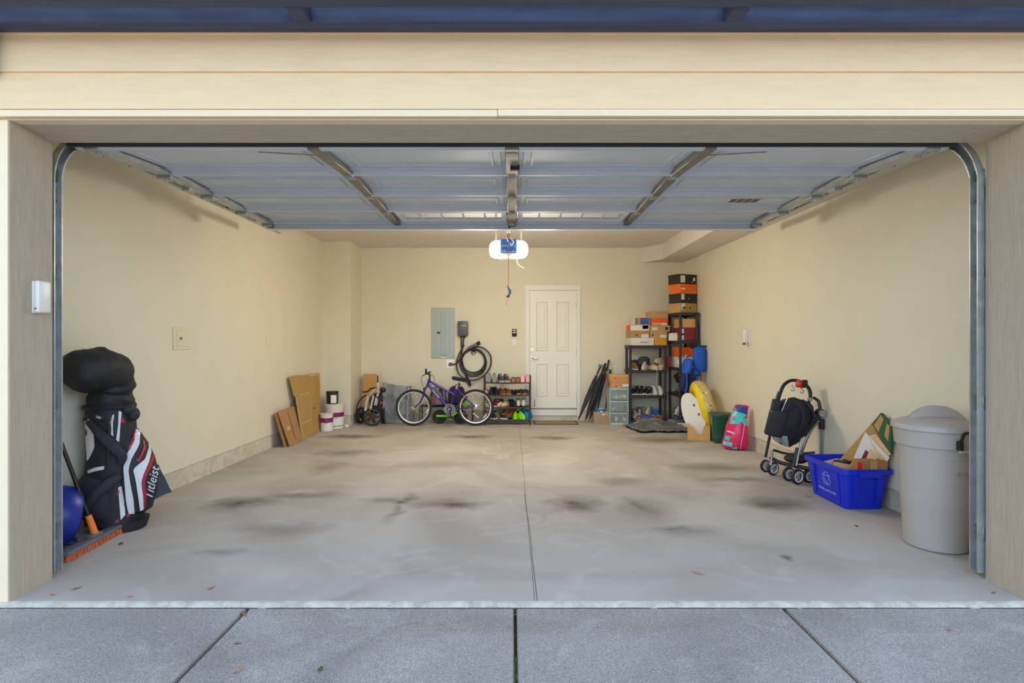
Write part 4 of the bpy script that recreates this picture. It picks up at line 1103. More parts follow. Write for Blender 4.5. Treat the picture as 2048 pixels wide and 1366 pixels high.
s1(.0,.45,.68,.70, m_tape, 'torn_tape'); s1(.02,.5,.30,.315, m_tape, 'torn_tape'); s1(.48,.5,.3,.68, m_tape, 'crease_tape'); s1(.2,.3,.57,.60, m_plate, 'white_label'); s1(.25,.32,.45,.52, m_mark, 'red_mark'); s1(.6,.72,.4,.43, mat('stamp_grey',(120,112,80),.7), 'printed_stamp'); s1(.5,1.0,.965,.985, m_tape, 'torn_tape')
t1b, s1b = board('cardboard_flap', 'narrower ochre cardboard sheet in front of the tall flattened box', [(-2.86,7.76,.004), (-2.865,8.20,.004), (-2.955,8.22,.60), (-2.955,7.76,.60)], .010, m_card)
s1b(.0,.04,.0,1.0, m_tape, 'torn_edge'); s1b(.1,1,.36,.38, m_tape, 'torn_tape')
t1c, s1c = board('cardboard_flap', 'folded back ochre cardboard flap at the top left of the tall box', [(-2.965,7.74,.60), (-2.965,8.12,.615), (-2.995,8.0,.88), (-2.995,7.64,.88)], .010, m_card)
t2, s2 = board('flattened_box', 'low brown flattened cardboard box nearest the golf bag along left wall', [(-2.85,7.30,.004), (-2.87,7.92,.004), (-2.985,8.0,.47), (-2.985,7.24,.46)], .012, m_cardb)
s2(.36,.38,.1,.9, mat('brown_dark',(110,78,48),.7), 'printed_line'); s2(.12,.28,.42,.52, mat('paper_label',(204,186,120),.6), 'torn_label')
t3, s3 = board('flattened_box', 'brown cardboard sheet tucked behind the low flattened box', [(-2.895,7.24,.004), (-2.905,7.85,.004), (-3.0,7.9,.45), (-3.0,7.18,.44)], .010, m_kraft2)
# pails
m_pail = mat('pail_white', (228,222,210), 0.4, var=0.04); m_mag = mat('label_magenta', (136,22,92), 0.5, var=0.08); m_lab = mat('label_paper', (232,230,224), .6, var=.04)
def pail(name, label, x, y, z, r, h, band, lidm=None, bodym=m_pail, arc_=(0, 2*pi)):
    t = thing(name, label, 'paint pail', (x, y, z))
    B().lathe([(0,.002), (r*.93,.002), (r*.94,.01), (r*.97,h*.5), (r,h*.95), (r*.98,h*.95), (0,h*.94)], 30).build('pail_body', bodym, t)
    B().lathe([(r*1.03,h*.92), (r*1.05,h*.94), (r*1.05,h*.99), (r*1.0,h), (r*.9,h*.985), (0,h*.985)], 30).build('lid', lidm or bodym, t)
    for z0, z1, m in band: B().lathe([(r*(.94+.05*z0)+.0015,h*z0), (r*(.94+.05*z1)+.0015,h*z1)], 30, None, *arc_).build('label_band', m, t, fix=False)
    B().tube([(r*1.03*cos(a), -r*1.03*sin(a)*.5-.02*0, h*.86-r*.8*sin(a)) for a in [pi*i/14 for i in range(15)]], .003, 5).build('wire_handle', m_galvd, t)
    return t
big = pail('paint_pail', 'large white paint pail with magenta band next to tall cardboard', -2.77, 8.88, 0, .145, .385, ((.03,.48,m_lab), (.48,.66,m_mag), (.10,.13,m_mag)))
for z in (.76, .84): B().lathe([(.147,.385*z), (.150,.385*z+.006), (.147,.385*z+.012)], 30).build('rib', m_pail, big)
sml = pail('paint_pail', 'small white paint pail with magenta band in front of the large pail', -2.80, 8.60, 0, .092, .265, ((.04,.50,m_lab), (.50,.76,m_mag)))
marks(6, .018, mat('print_olive',(90,100,84),.6), sml, tr(.02, -.098, .265*.5) @ FACE, .07, seed=7); marks(6, .02, MATS['print_olive'], big, tr(.05, -.146, .385*.46) @ FACE, .09, seed=8)
pail('paint_can', 'dark paint can with white label and drips standing on the large pail', -2.80, 8.87, .385, .092, .19, ((.06,.72,m_lab),), mat('can_lid', (40,44,46), .4), mat('can_dark', (40,48,46), .4, var=.3), (R(-88), R(-30)))
p = onfloor(694, 855)
wd_ = wrinkle(B().ball(.035,.03,.025, (0,0,.022)), .012, 30, 2).build('crumpled_tissue', m_paper); wd_.location = (p.x, p.y, 0); tag(wd_, 'crumpled white tissue on the floor by the pilaster', 'tissue')
# thin carton on the wall
tcn = thing('picture_carton', 'flat brown carton with white printed edge standing behind the folded small stroller', 'carton', (at(745,0,9.62).x, 9.6, 0), R(-4))
B().rbox(-.14, .09, -.05, .05, .0, .80, .003, 1).build('carton_body', mat('carton_orange', (204,152,88), .75, var=.06), tcn)
B().rbox(.092, .135, -.055, .05, .0, .815, .003, 1).build('printed_edge', m_ivory, tcn); B().box(.10, .125, -.0565, -.054, .66, .78).build('print_mark', mat('print_black',(50,48,50),.6), tcn)
# small folded stroller
s2r = thing('stroller', 'small folded stroller with silver frame and big black wheels in the left corner', 'stroller', (at(745,0,9.15).x, 9.2, 0))
s2o = Vector((at(745,0,9.15).x, 9.2, 0))
S2 = lambda px, py, Y=9.2: at(px, py, Y) - s2o
def tb2(P, r, name, m=m_frb, **k): return B().tube(bez(P, 6) if len(P) > 2 else P, r, 8, **k).build(name, m, s2r)
def bigwheel(px, Y, r, rz_):
    p = S2(px, 830, Y); p.z = r
    M_ = Matrix.Translation(p) @ rotz(rz_) @ rotx(R(90))
    w = B().lathe([(r*.8,-.022),(r*.95,-.022),(r,-.012),(r,.012),(r*.95,.022),(r*.8,.022),(r*.78,.0),(r*.8,-.022)], 32, M_).build('wheel', m_rubber, s2r)
    B().lathe([(r*.8,.024),(r*.77,.028),(r*.74,.024),(r*.74,.0)], 32, M_).build('wheel_rim', m_gpl, w)
    h = B().cyl(.035, -.02, .028, 14, M_)
    for i in range(5):
        a = 2*pi*i/5; h.tube([(0,0,.012), (r*.78*cos(a), r*.78*sin(a), .012)], [.022,.014], 6, M=M_)
    h.build('wheel_spokes', m_frb, w)
bigwheel(745, 9.10, .145, R(8)); bigwheel(722, 9.36, .135, R(70)); bigwheel(766, 9.38, .12, R(-75))
m_fr2 = mat('stroller_frame_pale', (206,200,190), .4, .2)
tb2([S2(731,822,9.1), S2(733,805,9.1), S2(737,791,9.1)], .024, 'frame_tube', m_fr2); tb2([S2(739,790,9.1), S2(745,784,9.1), S2(752,778,9.1)], .018, 'frame_tube', m_fr2); tb2([S2(741,818,9.07), S2(744,804,9.07), S2(747,791,9.07)], .018, 'frame_tube', m_fr2); tb2([S2(754,793,9.07), S2(756,787,9.07), S2(758,782,9.07)], .017, 'frame_tube', m_fr2)
tb2([S2(712,828), S2(715,810), S2(722,798), S2(732,790)], .012, 'side_tube'); tb2([S2(725,784), S2(735,783), S2(742,777), S2(753,776)], .012, 'push_bar', m_rubber)
fab = smoothed(B().loft([[tuple(S2(px, py, 9.25+dy)) for (px, py, dy) in r_] for r_ in ([(728,795,-.05),(752,778,-.08),(770,776,-.05),(764,780,.1)], [(730,815,-.05),(748,812,-.1),(772,805,-.05),(760,805,.12)], [(735,830,-.03),(750,830,-.06),(768,830,-.03),(755,830,.1)])]), 2)
wrinkle(fab, .014, 18, 4).build('seat_fabric', m_blk, s2r)
B().ball(.05,.04,.045, tuple(S2(766,780,9.15))).build('fold_hub', m_frb, s2r)
B().rbox(-.02,.02,-.012,.012,-.018,.018,.005,1, Matrix.Translation(S2(763,806,9.08))).build('red_lever', m_red, s2r)
tb2([S2(752,795,9.07), S2(751,802,9.07), S2(749,810,9.07)], .010, 'frame_spring', m_wht); tb2([S2(754,797,9.09), S2(754,804,9.09), S2(752,811,9.09)], .009, 'frame_link', m_wht)
tb2([S2(768,815), S2(769,835), S2(770,848)], .014, 'rear_leg')
# grey quilted cover
qc = thing('quilted_cover', 'grey quilted protective cover folded flat against wall behind bicycle front wheel', 'cover', (at(792,0,9.4).x, 9.42, 0))
q0 = Vector((at(792,0,9.4).x, 9.42, 0))
cv = B().sheet(lambda u, v: at(763+(57+6*(1-v))*u+2*sin(6*v), 848+8*u*(1-u)-(82-5*u)*v+2*u, 9.38) - q0 + Vector((0, .10*v+.012*sin(9*u)+.01*sin(14*v), 0)), 26, 26, .05)
cv.v = [(p[0], p[1], max(.003, p[2])) for p in cv.v]
wrinkle(cv, .012, 16, 6).build('cover_sheet', mat('quilt_grey', (140,142,146), .45, .15, var=.25, scale=18, bump=.5, bscale=35), qc)
B().tube([at(818,775,9.36)-q0, at(815,815,9.34)-q0, at(814,846,9.31)-q0], .012, 8).build('bound_edge', mat('binding_pale', (190,190,192), .6), qc)

# ---------------------------------------------------------------- bicycle
BYY = 9.12
bk_ = thing('bicycle', 'purple mountain bicycle with black saddle parked in front of the back wall', 'bicycle', (at(889,0,BYY).x, BYY, 0))
bko = Vector((at(889,0,BYY).x, BYY, 0))
K = lambda px, py, d=0.0: at(px, py, BYY+d) - bko
m_pur = mat('frame_purple', (56,34,140), 0.25, 0.3, var=0.05, coat=.5)
m_chr = mat('chrome', (214,212,208), 0.18, 1.0, var=0.05)
m_tyre = mat('tyre', (46,42,40), 0.8, var=.2, bump=.5, bscale=150)
def bt(P, r, name, m=m_pur, n=6, **k): return B().tube(bez(P, n) if len(P) > 2 else P, r, 10, **k).build(name, m, bk_)
RW = .293
def bwheel(px, refl):
    c = K(px, 815); c.z = RW
    M_ = Matrix.Translation(c) @ rotx(R(90))
    circ = lambda r, n=56, z=0: [(r*cos(2*pi*i/n), r*sin(2*pi*i/n), z) for i in range(n)]
    w = B().tube(circ(RW-.021), .021, 10, closed=True, M=M_, up=(0,0,1)).build('tyre', m_tyre, bk_)
    B().lathe([(RW-.040,-.012),(RW-.056,-.010),(RW-.060,0),(RW-.056,.010),(RW-.040,.012),(RW-.036,0),(RW-.040,-.012)], 56, M_).build('rim', mat('rim_alloy', (222,220,214), .3, .5), w)
    sp_ = B()
    for i in range(32):
        a = 2*pi*i/32; s = 1 if i % 2 else -1; b_ = a+(.5 if (i//2) % 2 else -.5)
        sp_.tube([(.024*cos(b_), .024*sin(b_), .025*s), ((RW-.056)*cos(a), (RW-.056)*sin(a), 0)], .0023, 4, M=M_, caps=False)
    sp_.build('spokes', m_chr, w)
    B().cyl(.018, -.03, .03, 14, M_).cyl(.028, -.028, -.024, 16, M_).cyl(.028, .024, .028, 16, M_).build('hub', m_chr, w)
    B().rbox(-.010,.010,-.006,.006,-.042,.042,.004,1, Matrix.Translation(K(*refl, -.012)) @ roty(R(32))).build('reflector', m_plate, w)
    return c
cf = bwheel(827.5, (854,822)); cr = bwheel(951, (970,832))
bt([K(859,758), K(855,771)], .022, 'head_tube')
for s in (-1, 1):
    bt([K(855,770,.02*s), K(850,780,.045*s), K(846,793,.045*s), K(839,806,.045*s), K(829,815,.045*s)], [.016]*7+[.015]*6+[.013]*6+[.011]*6, 'fork_blade')
bt([K(860,763), K(884,776), K(908,789)], .020, 'top_tube'); bt([K(857,770), K(878,794), K(899,818)], .025, 'down_tube')
bt([K(899,819), K(914.5,773)], .017, 'seat_tube'); bt([K(914.5,774), K(918,761)], .013, 'seat_post', m_chr)
B().tube([K(913,778), K(915,771)], .021, 10).build('seat_clamp', m_chr, bk_)
for s in (-1, 1):
    bt([K(901,819,.03*s), K(925,817,.05*s), K(949,814,.055*s)], .010, 'chain_stay'); bt([K(914,777,.02*s), K(930,795,.05*s), K(950,813,.055*s)], .009, 'seat_stay')
sd = smoothed(B().loft([[tuple(K(px, py)+Vector((0, w, dz))) for (w, dz) in ((-wd*1.0,-.03),(-wd*.8,.02),(0,.034),(wd*.8,.02),(wd,-.03),(0,-.035))] for (px, py, wd) in ((903.5,755.5,.012),(908,756,.022),(918,758,.035),(928,759.5,.085),(936,760,.095),(938,759,.06))]), 2)
sd.build('saddle', m_rubber, bk_)
bt([K(859,758), K(860,750)], .014, 'stem_post', m_rubber); bt([K(860,751), K(856,747), K(853,747)], .014, 'stem', m_rubber)
for s in (-1, 1):
    bt([K(854,748,0), K(855,747,.12*s), K(857,746,.24*s), K(858,745,.28*s)], .011, 'handlebar', m_rubber)
    bt([K(857,746,.19*s), K(860,744,.31*s)], .016, 'grip', m_rubber)
    bt([K(855,748,.16*s), K(848,750,.17*s), K(845,752,.22*s)], .006, 'brake_lever', m_rubber)
B().tube([K(852,748,-.26), K(852,738,-.30)], .015, 8).build('bar_end', m_rubber, bk_)
for P in ([K(852,748,-.16), K(843,755,-.1), K(844,768,-.03), K(850,776,-.02)], [K(853,747,.16), K(866,752,.08), K(868,764,.03), K(861,770,0)]): bt(P, .0035, 'brake_cable', m_rubber)
for (px, py, s) in ((848,779,1), (848,779,-1), (932,797,1), (932,797,-1)): B().rbox(-.012,.012,-.012,.012,-.03,.03,.004,1, Matrix.Translation(K(px, py, .045*s))).build('brake_arm', m_rubber, bk_)
Mc = Matrix.Translation(K(899,819,-.05)) @ rotx(R(90))
B().lathe([(.078,-.002),(.088,-.002),(.088,.002),(.078,.002),(.078,-.002)], 36, Mc).lathe([(.05,-.008),(.06,-.008),(.06,-.004),(.05,-.004),(.05,-.008)], 30, Mc).cyl(.02,-.04,.02,12,Mc).build('chainring', m_chr, bk_)
bt([K(899,819,-.075), K(902,834,-.08)], .010, 'crank', m_rubber); bt([K(899,819,.075), K(896,804,.08)], .010, 'crank', m_rubber)
for (px, py, d) in ((902.5,835,-.13), (895.5,803,.13)): B().rbox(-.045,.045,-.05,.05,-.011,.011,.005,1, Matrix.Translation(K(px, py, d))).build('pedal', m_rubber, bk_)
chn = [K(899,812,-.05), K(925,811.5,-.05), K(951,811,-.05), K(954,815,-.05), K(952,824,-.05), K(948,828,-.05), K(925,827,-.05), K(902,826,-.05)]
B().tube(chn, .004, 5, closed=True).build('chain', m_galvd, bk_)
B().lathe([(.02,-.006),(.045,-.004),(.045,.004),(.03,.012),(.02,.014)], 20, Matrix.Translation(K(951,815,-.045)) @ rotx(R(90))).build('cassette', m_chr, bk_)
B().tube([K(951,818,-.06), K(950,824,-.06), K(947,829,-.06)], .010, 6).build('derailleur', m_galvd, bk_)
bt([K(946,826,-.07), K(954,833,-.09), K(957,836,-.10)], .008, 'kickstand', m_chr)
B().rbox(-.085,.085,-.0235,-.019,-.011,.011,.002,1, Matrix.Translation(K(872,787.5)) @ roty(R(49))).build('frame_decal', m_wht, bk_)
B().cyl(.022,-.008,.008,14, Matrix.Translation(K(918.5,769,-.03)) @ rotx(R(90))).build('rear_reflector', m_rubber, bk_)

# ---------------------------------------------------------------- behind the bicycle
lr = thing('low_rack', 'low dark metal rack standing behind the bicycle against back wall', 'rack', (at(872,0,9.5).x, 9.55, 0))
lo_ = Vector((at(872,0,9.5).x, 9.55, 0)); xa, xb = at(841,0,9.5).x-lo_.x, at(945,0,9.5).x-lo_.x
m_brz = mat('bronze_tube', (66,54,50), .4, .4)
for x in (xa, xb):
    for y in (-.13, .13): B().tube([(x,y,0),(x,y,.28)], .010, 8).build('leg', m_brz, lr)
for y in (-.13, -.065, 0, .065, .13): B().tube([(xa,y,.27),(xb,y,.27)], .008, 6).build('shelf_rod', m_brz, lr)
for x in (xa, xb): B().tube([(x,-.13,.27),(x,.13,.27)], .010, 6).build('end_rod', m_brz, lr)
def pack(name, label, cat, px0, px1, py0, py1, Y, d, m, m2, seed, rz_=0):
    a = at(px0, py1, Y); a.z = .292; c = at(px1, py0, Y); w, h = c.x-a.x, c.z-a.z
    t = thing(name, label, cat, ((a.x+c.x)/2, Y, a.z), rz_)
    b = B().loft([rect(-w/2*s, w/2*s, -d*s2, d*s2, z*h, .25*min(w, d), 4) for (z, s, s2) in ((0,.8,.8),(.04,.95,.95),(.3,1,1),(.6,.98,.95),(.85,.85,.75),(.96,.62,.5),(1,.4,.25))])
    wrinkle(b, .012, 12, seed).build('body', m, t)
    pk = B().loft([rect(-w*.36*s, w*.36*s, -d-.045*s, -d+.02, .06*h+z*h*.42, .02, 3) for (z, s) in ((0,.8),(.1,1),(.8,1),(1,.75))])
    wrinkle(pk, .006, 14, seed+2).build('front_pocket', m2, t)
    for s in (-1, 1): B().tube(bez([(s*w*.25,-d*.5,h*.92), (s*w*.3,-d-.012,h*.75), (s*w*.38,-d-.015,h*.5)], 5), .012, 6, flat=.5).build('strap', m_blk2, t)
    B().tube(bez([(-w*.1,0,h*.99), (0,0,h*1.07), (w*.1,0,h*.99)], 5), .009, 6).build('top_handle', m_blk2, t)
    return t
m_bgrey = mat('backpack_grey', (118,120,124), .65, var=.1, bump=.2); m_bpur = mat('backpack_purple', (70,30,84), .6, var=.4, scale=10, bump=.2)
pk1 = pack('backpack', 'grey backpack with red tag standing behind the bicycle frame', 'backpack', 861, 892, 773, 815, 9.5, .12, m_bgrey, m_bgrey, 3)
B().rbox(-.055,-.015,-.175,-.158,.05,.15,.004,1).build('red_tag', m_red, pk1); B().lathe([(0,.02),(.025,.018),(.03,0)], 14, tr(.06,-.125,.26) @ rotx(R(90))).build('grommet', m_rubber, pk1)
for o_ in list(pk1.children)[:1]: pass
pack('backpack', 'purple and black backpack standing behind the bicycle seat tube', 'backpack', 897, 930, 772, 815, 9.5, .13, m_bpur, m_blk, 8)
m_lime = mat('lime_green', (128,214,40), .45, var=.06)
bb_ = thing('balance_bike', 'childs black wheeled scooter with lime green frame behind the bicycle', 'scooter', (at(898,0,9.34).x, 9.34, 0))
b0 = Vector((at(898,0,9.34).x, 9.34, 0)); KB = lambda px, py, d=0.: at(px, py, 9.34+d)-b0
for px in (879, 921):
    c = KB(px, 833); c.z = .115; M_ = Matrix.Translation(c) @ rotx(R(90))
    w = B().lathe([(.04,-.016),(.075,-.02),(.10,-.024),(.115,-.012),(.115,.012),(.10,.024),(.075,.02),(.04,.016)], 30, M_).build('wheel', m_tyre, bb_)
    B().cyl(.045,-.018,.018,16,M_).build('hub', m_rubber, w)
B().tube([KB(873,832,-.05), KB(894,832,-.05)], .019, 10).build('footrest', m_lime, bb_)
B().tube([KB(899,838,-.04), KB(906,830,-.04), KB(914,824,-.04)], [.03,.026,.022], 10).build('deck_end', m_lime, bb_)
B().tube([KB(879,830), KB(899,826), KB(921,830)], .02, 8).build('frame_bar', m_rubber, bb_)
B().tube([KB(921,828), KB(930,800), KB(934,792)], .014, 8).build('steering_post', m_rubber, bb_)
B().rbox(-.06,.06,-.02,.02,-.04,.04,.012,2, Matrix.Translation(KB(932,807,-.03)) @ roty(R(-35))).build('front_shield', m_lime, bb_)
# ================================================================== SHOES
def shoe_rings(L, W, H, kind):
    """upper of a shoe, toe at -L/2, heel at +L/2 (local Y)"""
    rings = []; n = 14
    for i in range(13):
        t = i/12
        w = W/2*(.55+.45*sin(pi*min(1, t/.62)*.5) if t < .35 else (1.0 - .22*((t-.35)/.65)))
        if i == 0: w *= .45
        if kind == 'high': h = H*(.38+.62*max(0, min(1, (t-.25)/.4))**1.1)
        elif kind == 'low': h = H*(.5+.5*sin(pi*min(1, t/.55)*.5)) if t < .55 else H*(1-.12*sin(pi*(t-.55)/.45)+.10*(t-.55)/.45)
        else: h = H*(.45+.55*max(0, min(1, t/.5)))
        if i == 0: h *= .7
        y = -L/2+L*t
        r = []
        for k in range(n):
            a = pi*k/(n-1)
            r.append((w*cos(a)*(1 if abs(cos(a)) < .9 else 1), y, .018+h*max(0.0, sin(a))**.8))
        rings.append(r)
    return rings
def sole_poly(L, W):
    P = []
    for i in range(20):
        t = i/19; w = W/2*(1.06*sin(pi*(.06+.94*min(1, t/.32))*.5) if t < .32 else 1.06-.24*sin(pi*(t-.32)/.68*.62)*(1 if t < 1 else 1))
        if i in (0, 19): w *= .62
        P.append((w, -L/2-.004+(L+.008)*t))
    return [(x, y) for x, y in P] + [(-x, y) for x, y in reversed(P)]
def shoe(kind, label, loc, rz, up_m, sole_m, L=.26, W=.082, H=.085, group=None, acc=None, tilt=0.0, st=.02):
    t = thing('shoe' if kind not in ('sandal',) else 'sandal', label, 'shoe', loc, rz, group)
    if tilt: t.rotation_euler = (tilt, 0, rz)
    P = sole_poly(L, W); n = len(P)
    V = [(x, y, 0.0) for x, y in P] + [(x*1.0, y, st) for x, y in P]
    B().add(V, [tuple(range(n)), tuple(reversed(range(n, 2*n)))] + [(i, (i+1) % n, n+(i+1) % n, n+i) for i in range(n)]).build('sole', sole_m, t)
    if kind == 'sandal':
        for y0 in (-.06, .02):
            B().tube([(W*.5*cos(a), y0, st+.045*sin(a)) for a in [pi*i/10 for i in range(11)]], .016, 6, flat=.35, up=(0,1,0)).build('strap', up_m, t)
        return t
    if kind == 'flat':
        R_ = shoe_rings(L, W, H*.55, 'x')
        B().loft([r for r in R_[:6]], caps=False).build('toe_upper', up_m, t)
        B().loft([[(x, y, .018+(z-.018)*(.8+.05*j)) for (x, y, z) in r] for j, r in enumerate(R_[9:])], caps=True).build('heel_counter', up_m, t)
        B().rbox(-W*.35, W*.35, -L*.1, L*.4, st, st+.004, .002, 1).build('insole', acc or up_m, t)
        return t
    R_ = shoe_rings(L, W, H, kind)
    B().loft(R_, caps=True).build('upper', up_m, t)
    # collar opening
    y0, y1 = (L*.10, L*.44)
    zt = .018+H*.98
    B().lathe([(0,-.004), (.85,.0), (1.0,.006), (1.08,.002), (1.1,-.02)], 16, tr(0, (y0+y1)/2, zt) @ Matrix.Diagonal((W*.30, (y1-y0)/2, 1, 1))).build('collar', acc or up_m, t)
    if kind in ('low', 'high'):
        lc = B()
        for j in range(4):
            tt = .30+.075*j; i = int(tt*12); y = -L/2+L*tt
            zz = max(p[2] for p in R_[i])
            lc.tube([(-W*.22, y, zz-.008), (0, y-.004, zz+.003), (W*.22, y, zz-.008)], .0035, 5)
        lc.build('laces', sole_m, t)
        B().rbox(-W*.17, W*.17, -L*.05, L*.16, zt-.012, zt+.014, .005, 1, None).build('tongue', up_m, t)
    return t
SM = {}
def cm(name, c, r=.65, **k):
    if name not in SM: SM[name] = mat('shoe_'+name, c, r, var=k.get('var', .12), bump=.1)
    return SM[name]
grey = cm('grey', (140,140,140)); dgrey = cm('dark_grey', (86,84,84)); white = cm('white', (224,220,212)); black = cm('black', (34,33,36)); brown = cm('brown', (134,78,40)); tan = cm('tan', (196,158,110)); pink = cm('pink', (232,178,184)); navy = cm('navy', (30,36,66)); maroon = cm('maroon', (98,24,32)); cream = cm('cream', (218,200,164)); lime = cm('lime', (150,230,40)); sky_b = cm('blue', (50,140,190)); olive = cm('olive', (112,104,86)); royal = cm('royal', (24,84,170)); cork = cm('cork', (176,136,90))

# ---------------------------------------------------------------- shoe rack left of the door
RY = 9.20
sk = thing('shoe_rack', 'four tier dark metal shoe rack between the bicycle and the door', 'shoe rack', (at(1014.5,0,RY).x, RY+.14, 0))
sx0 = sk.location.x; xw = at(1060.5,0,RY).x-sx0; LEV = (.690, .490, .292, .092)
for s in (-1, 1):
    for y in (-.14, .14): B().rbox(s*xw-.013, s*xw+.013, y-.013, y+.013, 0, .80, .004, 1).build('post', m_brz, sk)
    B().rbox(s*xw-.010, s*xw+.010, -.14, .14, .78, .80, .004, 1).build('top_bar', m_brz, sk)
for z in LEV:
    sh = B().rbox(-xw, xw, -.138, .138, z-.012, z-.002, .003, 1).build('shelf', m_brz, sk)
    B().tube(bez([(-xw,-.14,z-.008), (0,-.142,z-.018), (xw,-.14,z-.008)], 6), .010, 6).build('shelf_edge', m_brz, sh)
def put(px, lev, dy=0.0): return (at(px, 0, RY+.1).x, RY+.12+dy, LEV[lev]+.0)
TOP, SEC, THI, BOT = 'top', 'second', 'third', 'bottom'
def pair(kind, desc, pxs, lev, um, sm, turn=0.0, spread=.0, **k):
    for side, px, sg in (('left', pxs[0], -1), ('right', pxs[1], 1)):
        shoe(kind, '%s shoe of the %s' % (side, desc), put(px, lev, k.get('dy', 0)), turn+sg*spread, um, sm, **{q: v for q, v in k.items() if q != 'dy'})
pair('high', 'grey high top pair on the rack top tier', (978.5, 988.5), 0, grey, grey, pi, .03, H=.12)
pair('low', 'grey and white sneaker pair on the rack top tier', (1002, 1013.5), 0, dgrey, white, .25, .0, H=.10, st=.032)
pair('sandal', 'brown sandal pair on the rack top tier', (1027, 1036), 0, brown, cork, 0, .04, L=.24)
pair('low', 'pink pair at the right end of the rack top tier', (1045.5, 1055), 0, pink, pink, pi, .02, H=.10, L=.24)
shoe('flat', 'single tan slip on shoe at the left end of the rack second tier', put(972.5, 1), pi, tan, cream, H=.12)
pair('low', 'bulky black pair on the rack second tier', (983, 991.5), 1, black, navy, .1, .1, H=.085)
pair('flat', 'brown leather slip on pair on the rack second tier', (1005, 1016), 1, brown, tan, .35, .0, H=.14)
pair('flat', 'small black ballet pair on the rack second tier', (1025.5, 1032.5), 1, black, navy, .1, .0, L=.2, W=.07, H=.10)
pair('sandal', 'black and tan sandal pair on the rack second tier', (1041, 1051), 1, black, cork, -.35, .1)
pair('flat', 'pale beige flat pair at left of the rack third tier', (971, 979), 2, cream, cream, .5, .0, H=.1)
pair('low', 'maroon pair on the rack third tier', (989, 996.5), 2, maroon, white, -.5, .0, H=.09, W=.085)
pair('flat', 'cream pointed pump pair on the rack third tier', (1003.5, 1012), 2, cream, tan, -.6, .0, H=.12, W=.075)
shoe('low', 'black shoe beside the white toed sneakers on the rack third tier', put(1025.5, 2), .5, black, black, H=.08)
pair('low', 'black and white toed sneaker pair on the rack third tier', (1036.5, 1047), 2, white, black, 0, .0, H=.10, st=.022, acc=black)
pair('low', 'navy pair on the rack bottom tier', (983, 990), 3, navy, white, -.3, .2, H=.09)
shoe('low', 'olive grey trainer on the rack bottom tier', put(997, 3), -.8, olive, white, H=.11)
shoe('low', 'dark shoe under the brown boots on the rack bottom tier', put(1003, 3, -.05), .9, black, white, H=.06, L=.24)
pair('high', 'brown lace up ankle boot pair on the rack bottom tier', (1009, 1021), 3, brown, black, -.9, .15, H=.13)
pair('low', 'lime green sports shoe pair on the rack bottom tier', (1031, 1041.5), 3, lime, lime, .2, .3, H=.09, acc=black, dy=-.04)
pair('low', 'bright blue pair at right of the rack bottom tier', (1049, 1055.5), 3, sky_b, sky_b, .5, .1, H=.12, dy=.03)

# door mat
mt = thing('door_mat', 'thin brown door mat with dark border below the back door', 'mat', (at(1111,0,9.45).x, 9.46, 0))
B().rbox(-.365, .365, -.24, .22, .001, .008, .003, 1).build('border', mat('mat_border', (74,62,50), .9), mt)
B().rbox(-.34, .34, -.215, .195, .004, .011, .003, 1).build('pile', mat('mat_pile', (164,142,112), .95, var=.2, scale=80, bump=.6, bscale=200), mt)

# ---------------------------------------------------------------- umbrellas, poles, box, drawers right of the door
def umbrella(label, tip, top, r, m, mh, kind):
    a, b_ = Vector(tip), Vector(top); d_ = (b_-a).normalized(); L = (b_-a).length
    t = thing('umbrella', label, 'umbrella', a)
    B().tube([(0,0,0), d_*.07], [.004,.006], 6).build('tip', m_galvd, t)
    n = 16; rings = []
    u = d_.orthogonal().normalized(); w = d_.cross(u)
    for (s, k) in ((.05,.2), (.15,.5), (.40,1.0), (.72,.85), (.82,.5)):
        rr_ = r*k
        rings.append([d_*(L*s)+(u*cos(2*pi*i/n)+w*sin(2*pi*i/n))*rr_*(1+.18*(i % 2)) for i in range(n)])
    B().loft(rings).build('canopy', m, t)
    B().tube([d_*(L*.55)-d_*.015, d_*(L*.55)+d_*.015], r*1.12, 12).build('closing_strap', m_rubber, t)
    B().tube([d_*(L*.80), d_*(L*.9)], .008, 8).build('shaft', m_galvd, t)
    if kind == 'T':
        B().tube([d_*(L*.84), d_*L], .014, 10).build('handle', m_rubber, t); B().tube([d_*L-Vector((.035,0,-.01)), d_*L+Vector((.04,0,-.015))], .02, 10).build('handle_cap', mh, t)
    else: B().tube([d_*(L*.80), d_*L], .018, 10).build('handle', mh, t)
    return t
umbrella('grey black umbrella with blue grey handle nearest the door', (at(1155,845,9.3).x, 9.33, .02), at(1201.5,731,9.62), .036, mat('umb_grey', (62,62,62), .7, var=.3, scale=5, col2=(38,38,40)), mat('umb_blue', (120,142,160), .5), 'T')
umbrella('long black folded umbrella, middle one of the leaning umbrellas', (at(1169,845,9.3).x, 9.30, .02), at(1211,727,9.62), .042, m_blk, m_rubber, 'S')
umbrella('thick black umbrella leaning closest to the cardboard box', (at(1178,845,9.36).x, 9.38, .02), at(1213,735,9.63), .04, m_blk2, m_rubber, 'S')
def pole(name, label, a, b_, segs):
    a, b_ = Vector(a), Vector(b_)
    t = thing(name, label, 'pole', a); d_ = b_-a
    for (s0, s1, r, m, nm) in segs: B().tube([d_*s0, d_*s1], r, 8).build(nm, m, t)
    return t
pole('trekking_pole', 'black pole with red orange grip end leaning behind umbrellas', (at(1190,842,9.5).x, 9.52, .02), at(1218,720,9.64), ((0,.78,.011,m_rubber,'shaft'), (.62,.78,.019,mat('grip_rust', (150,60,34), .5),'grip_band'), (.78,.82,.010,m_wht,'ring'), (.82,1.0,.016,m_rubber,'grip')))
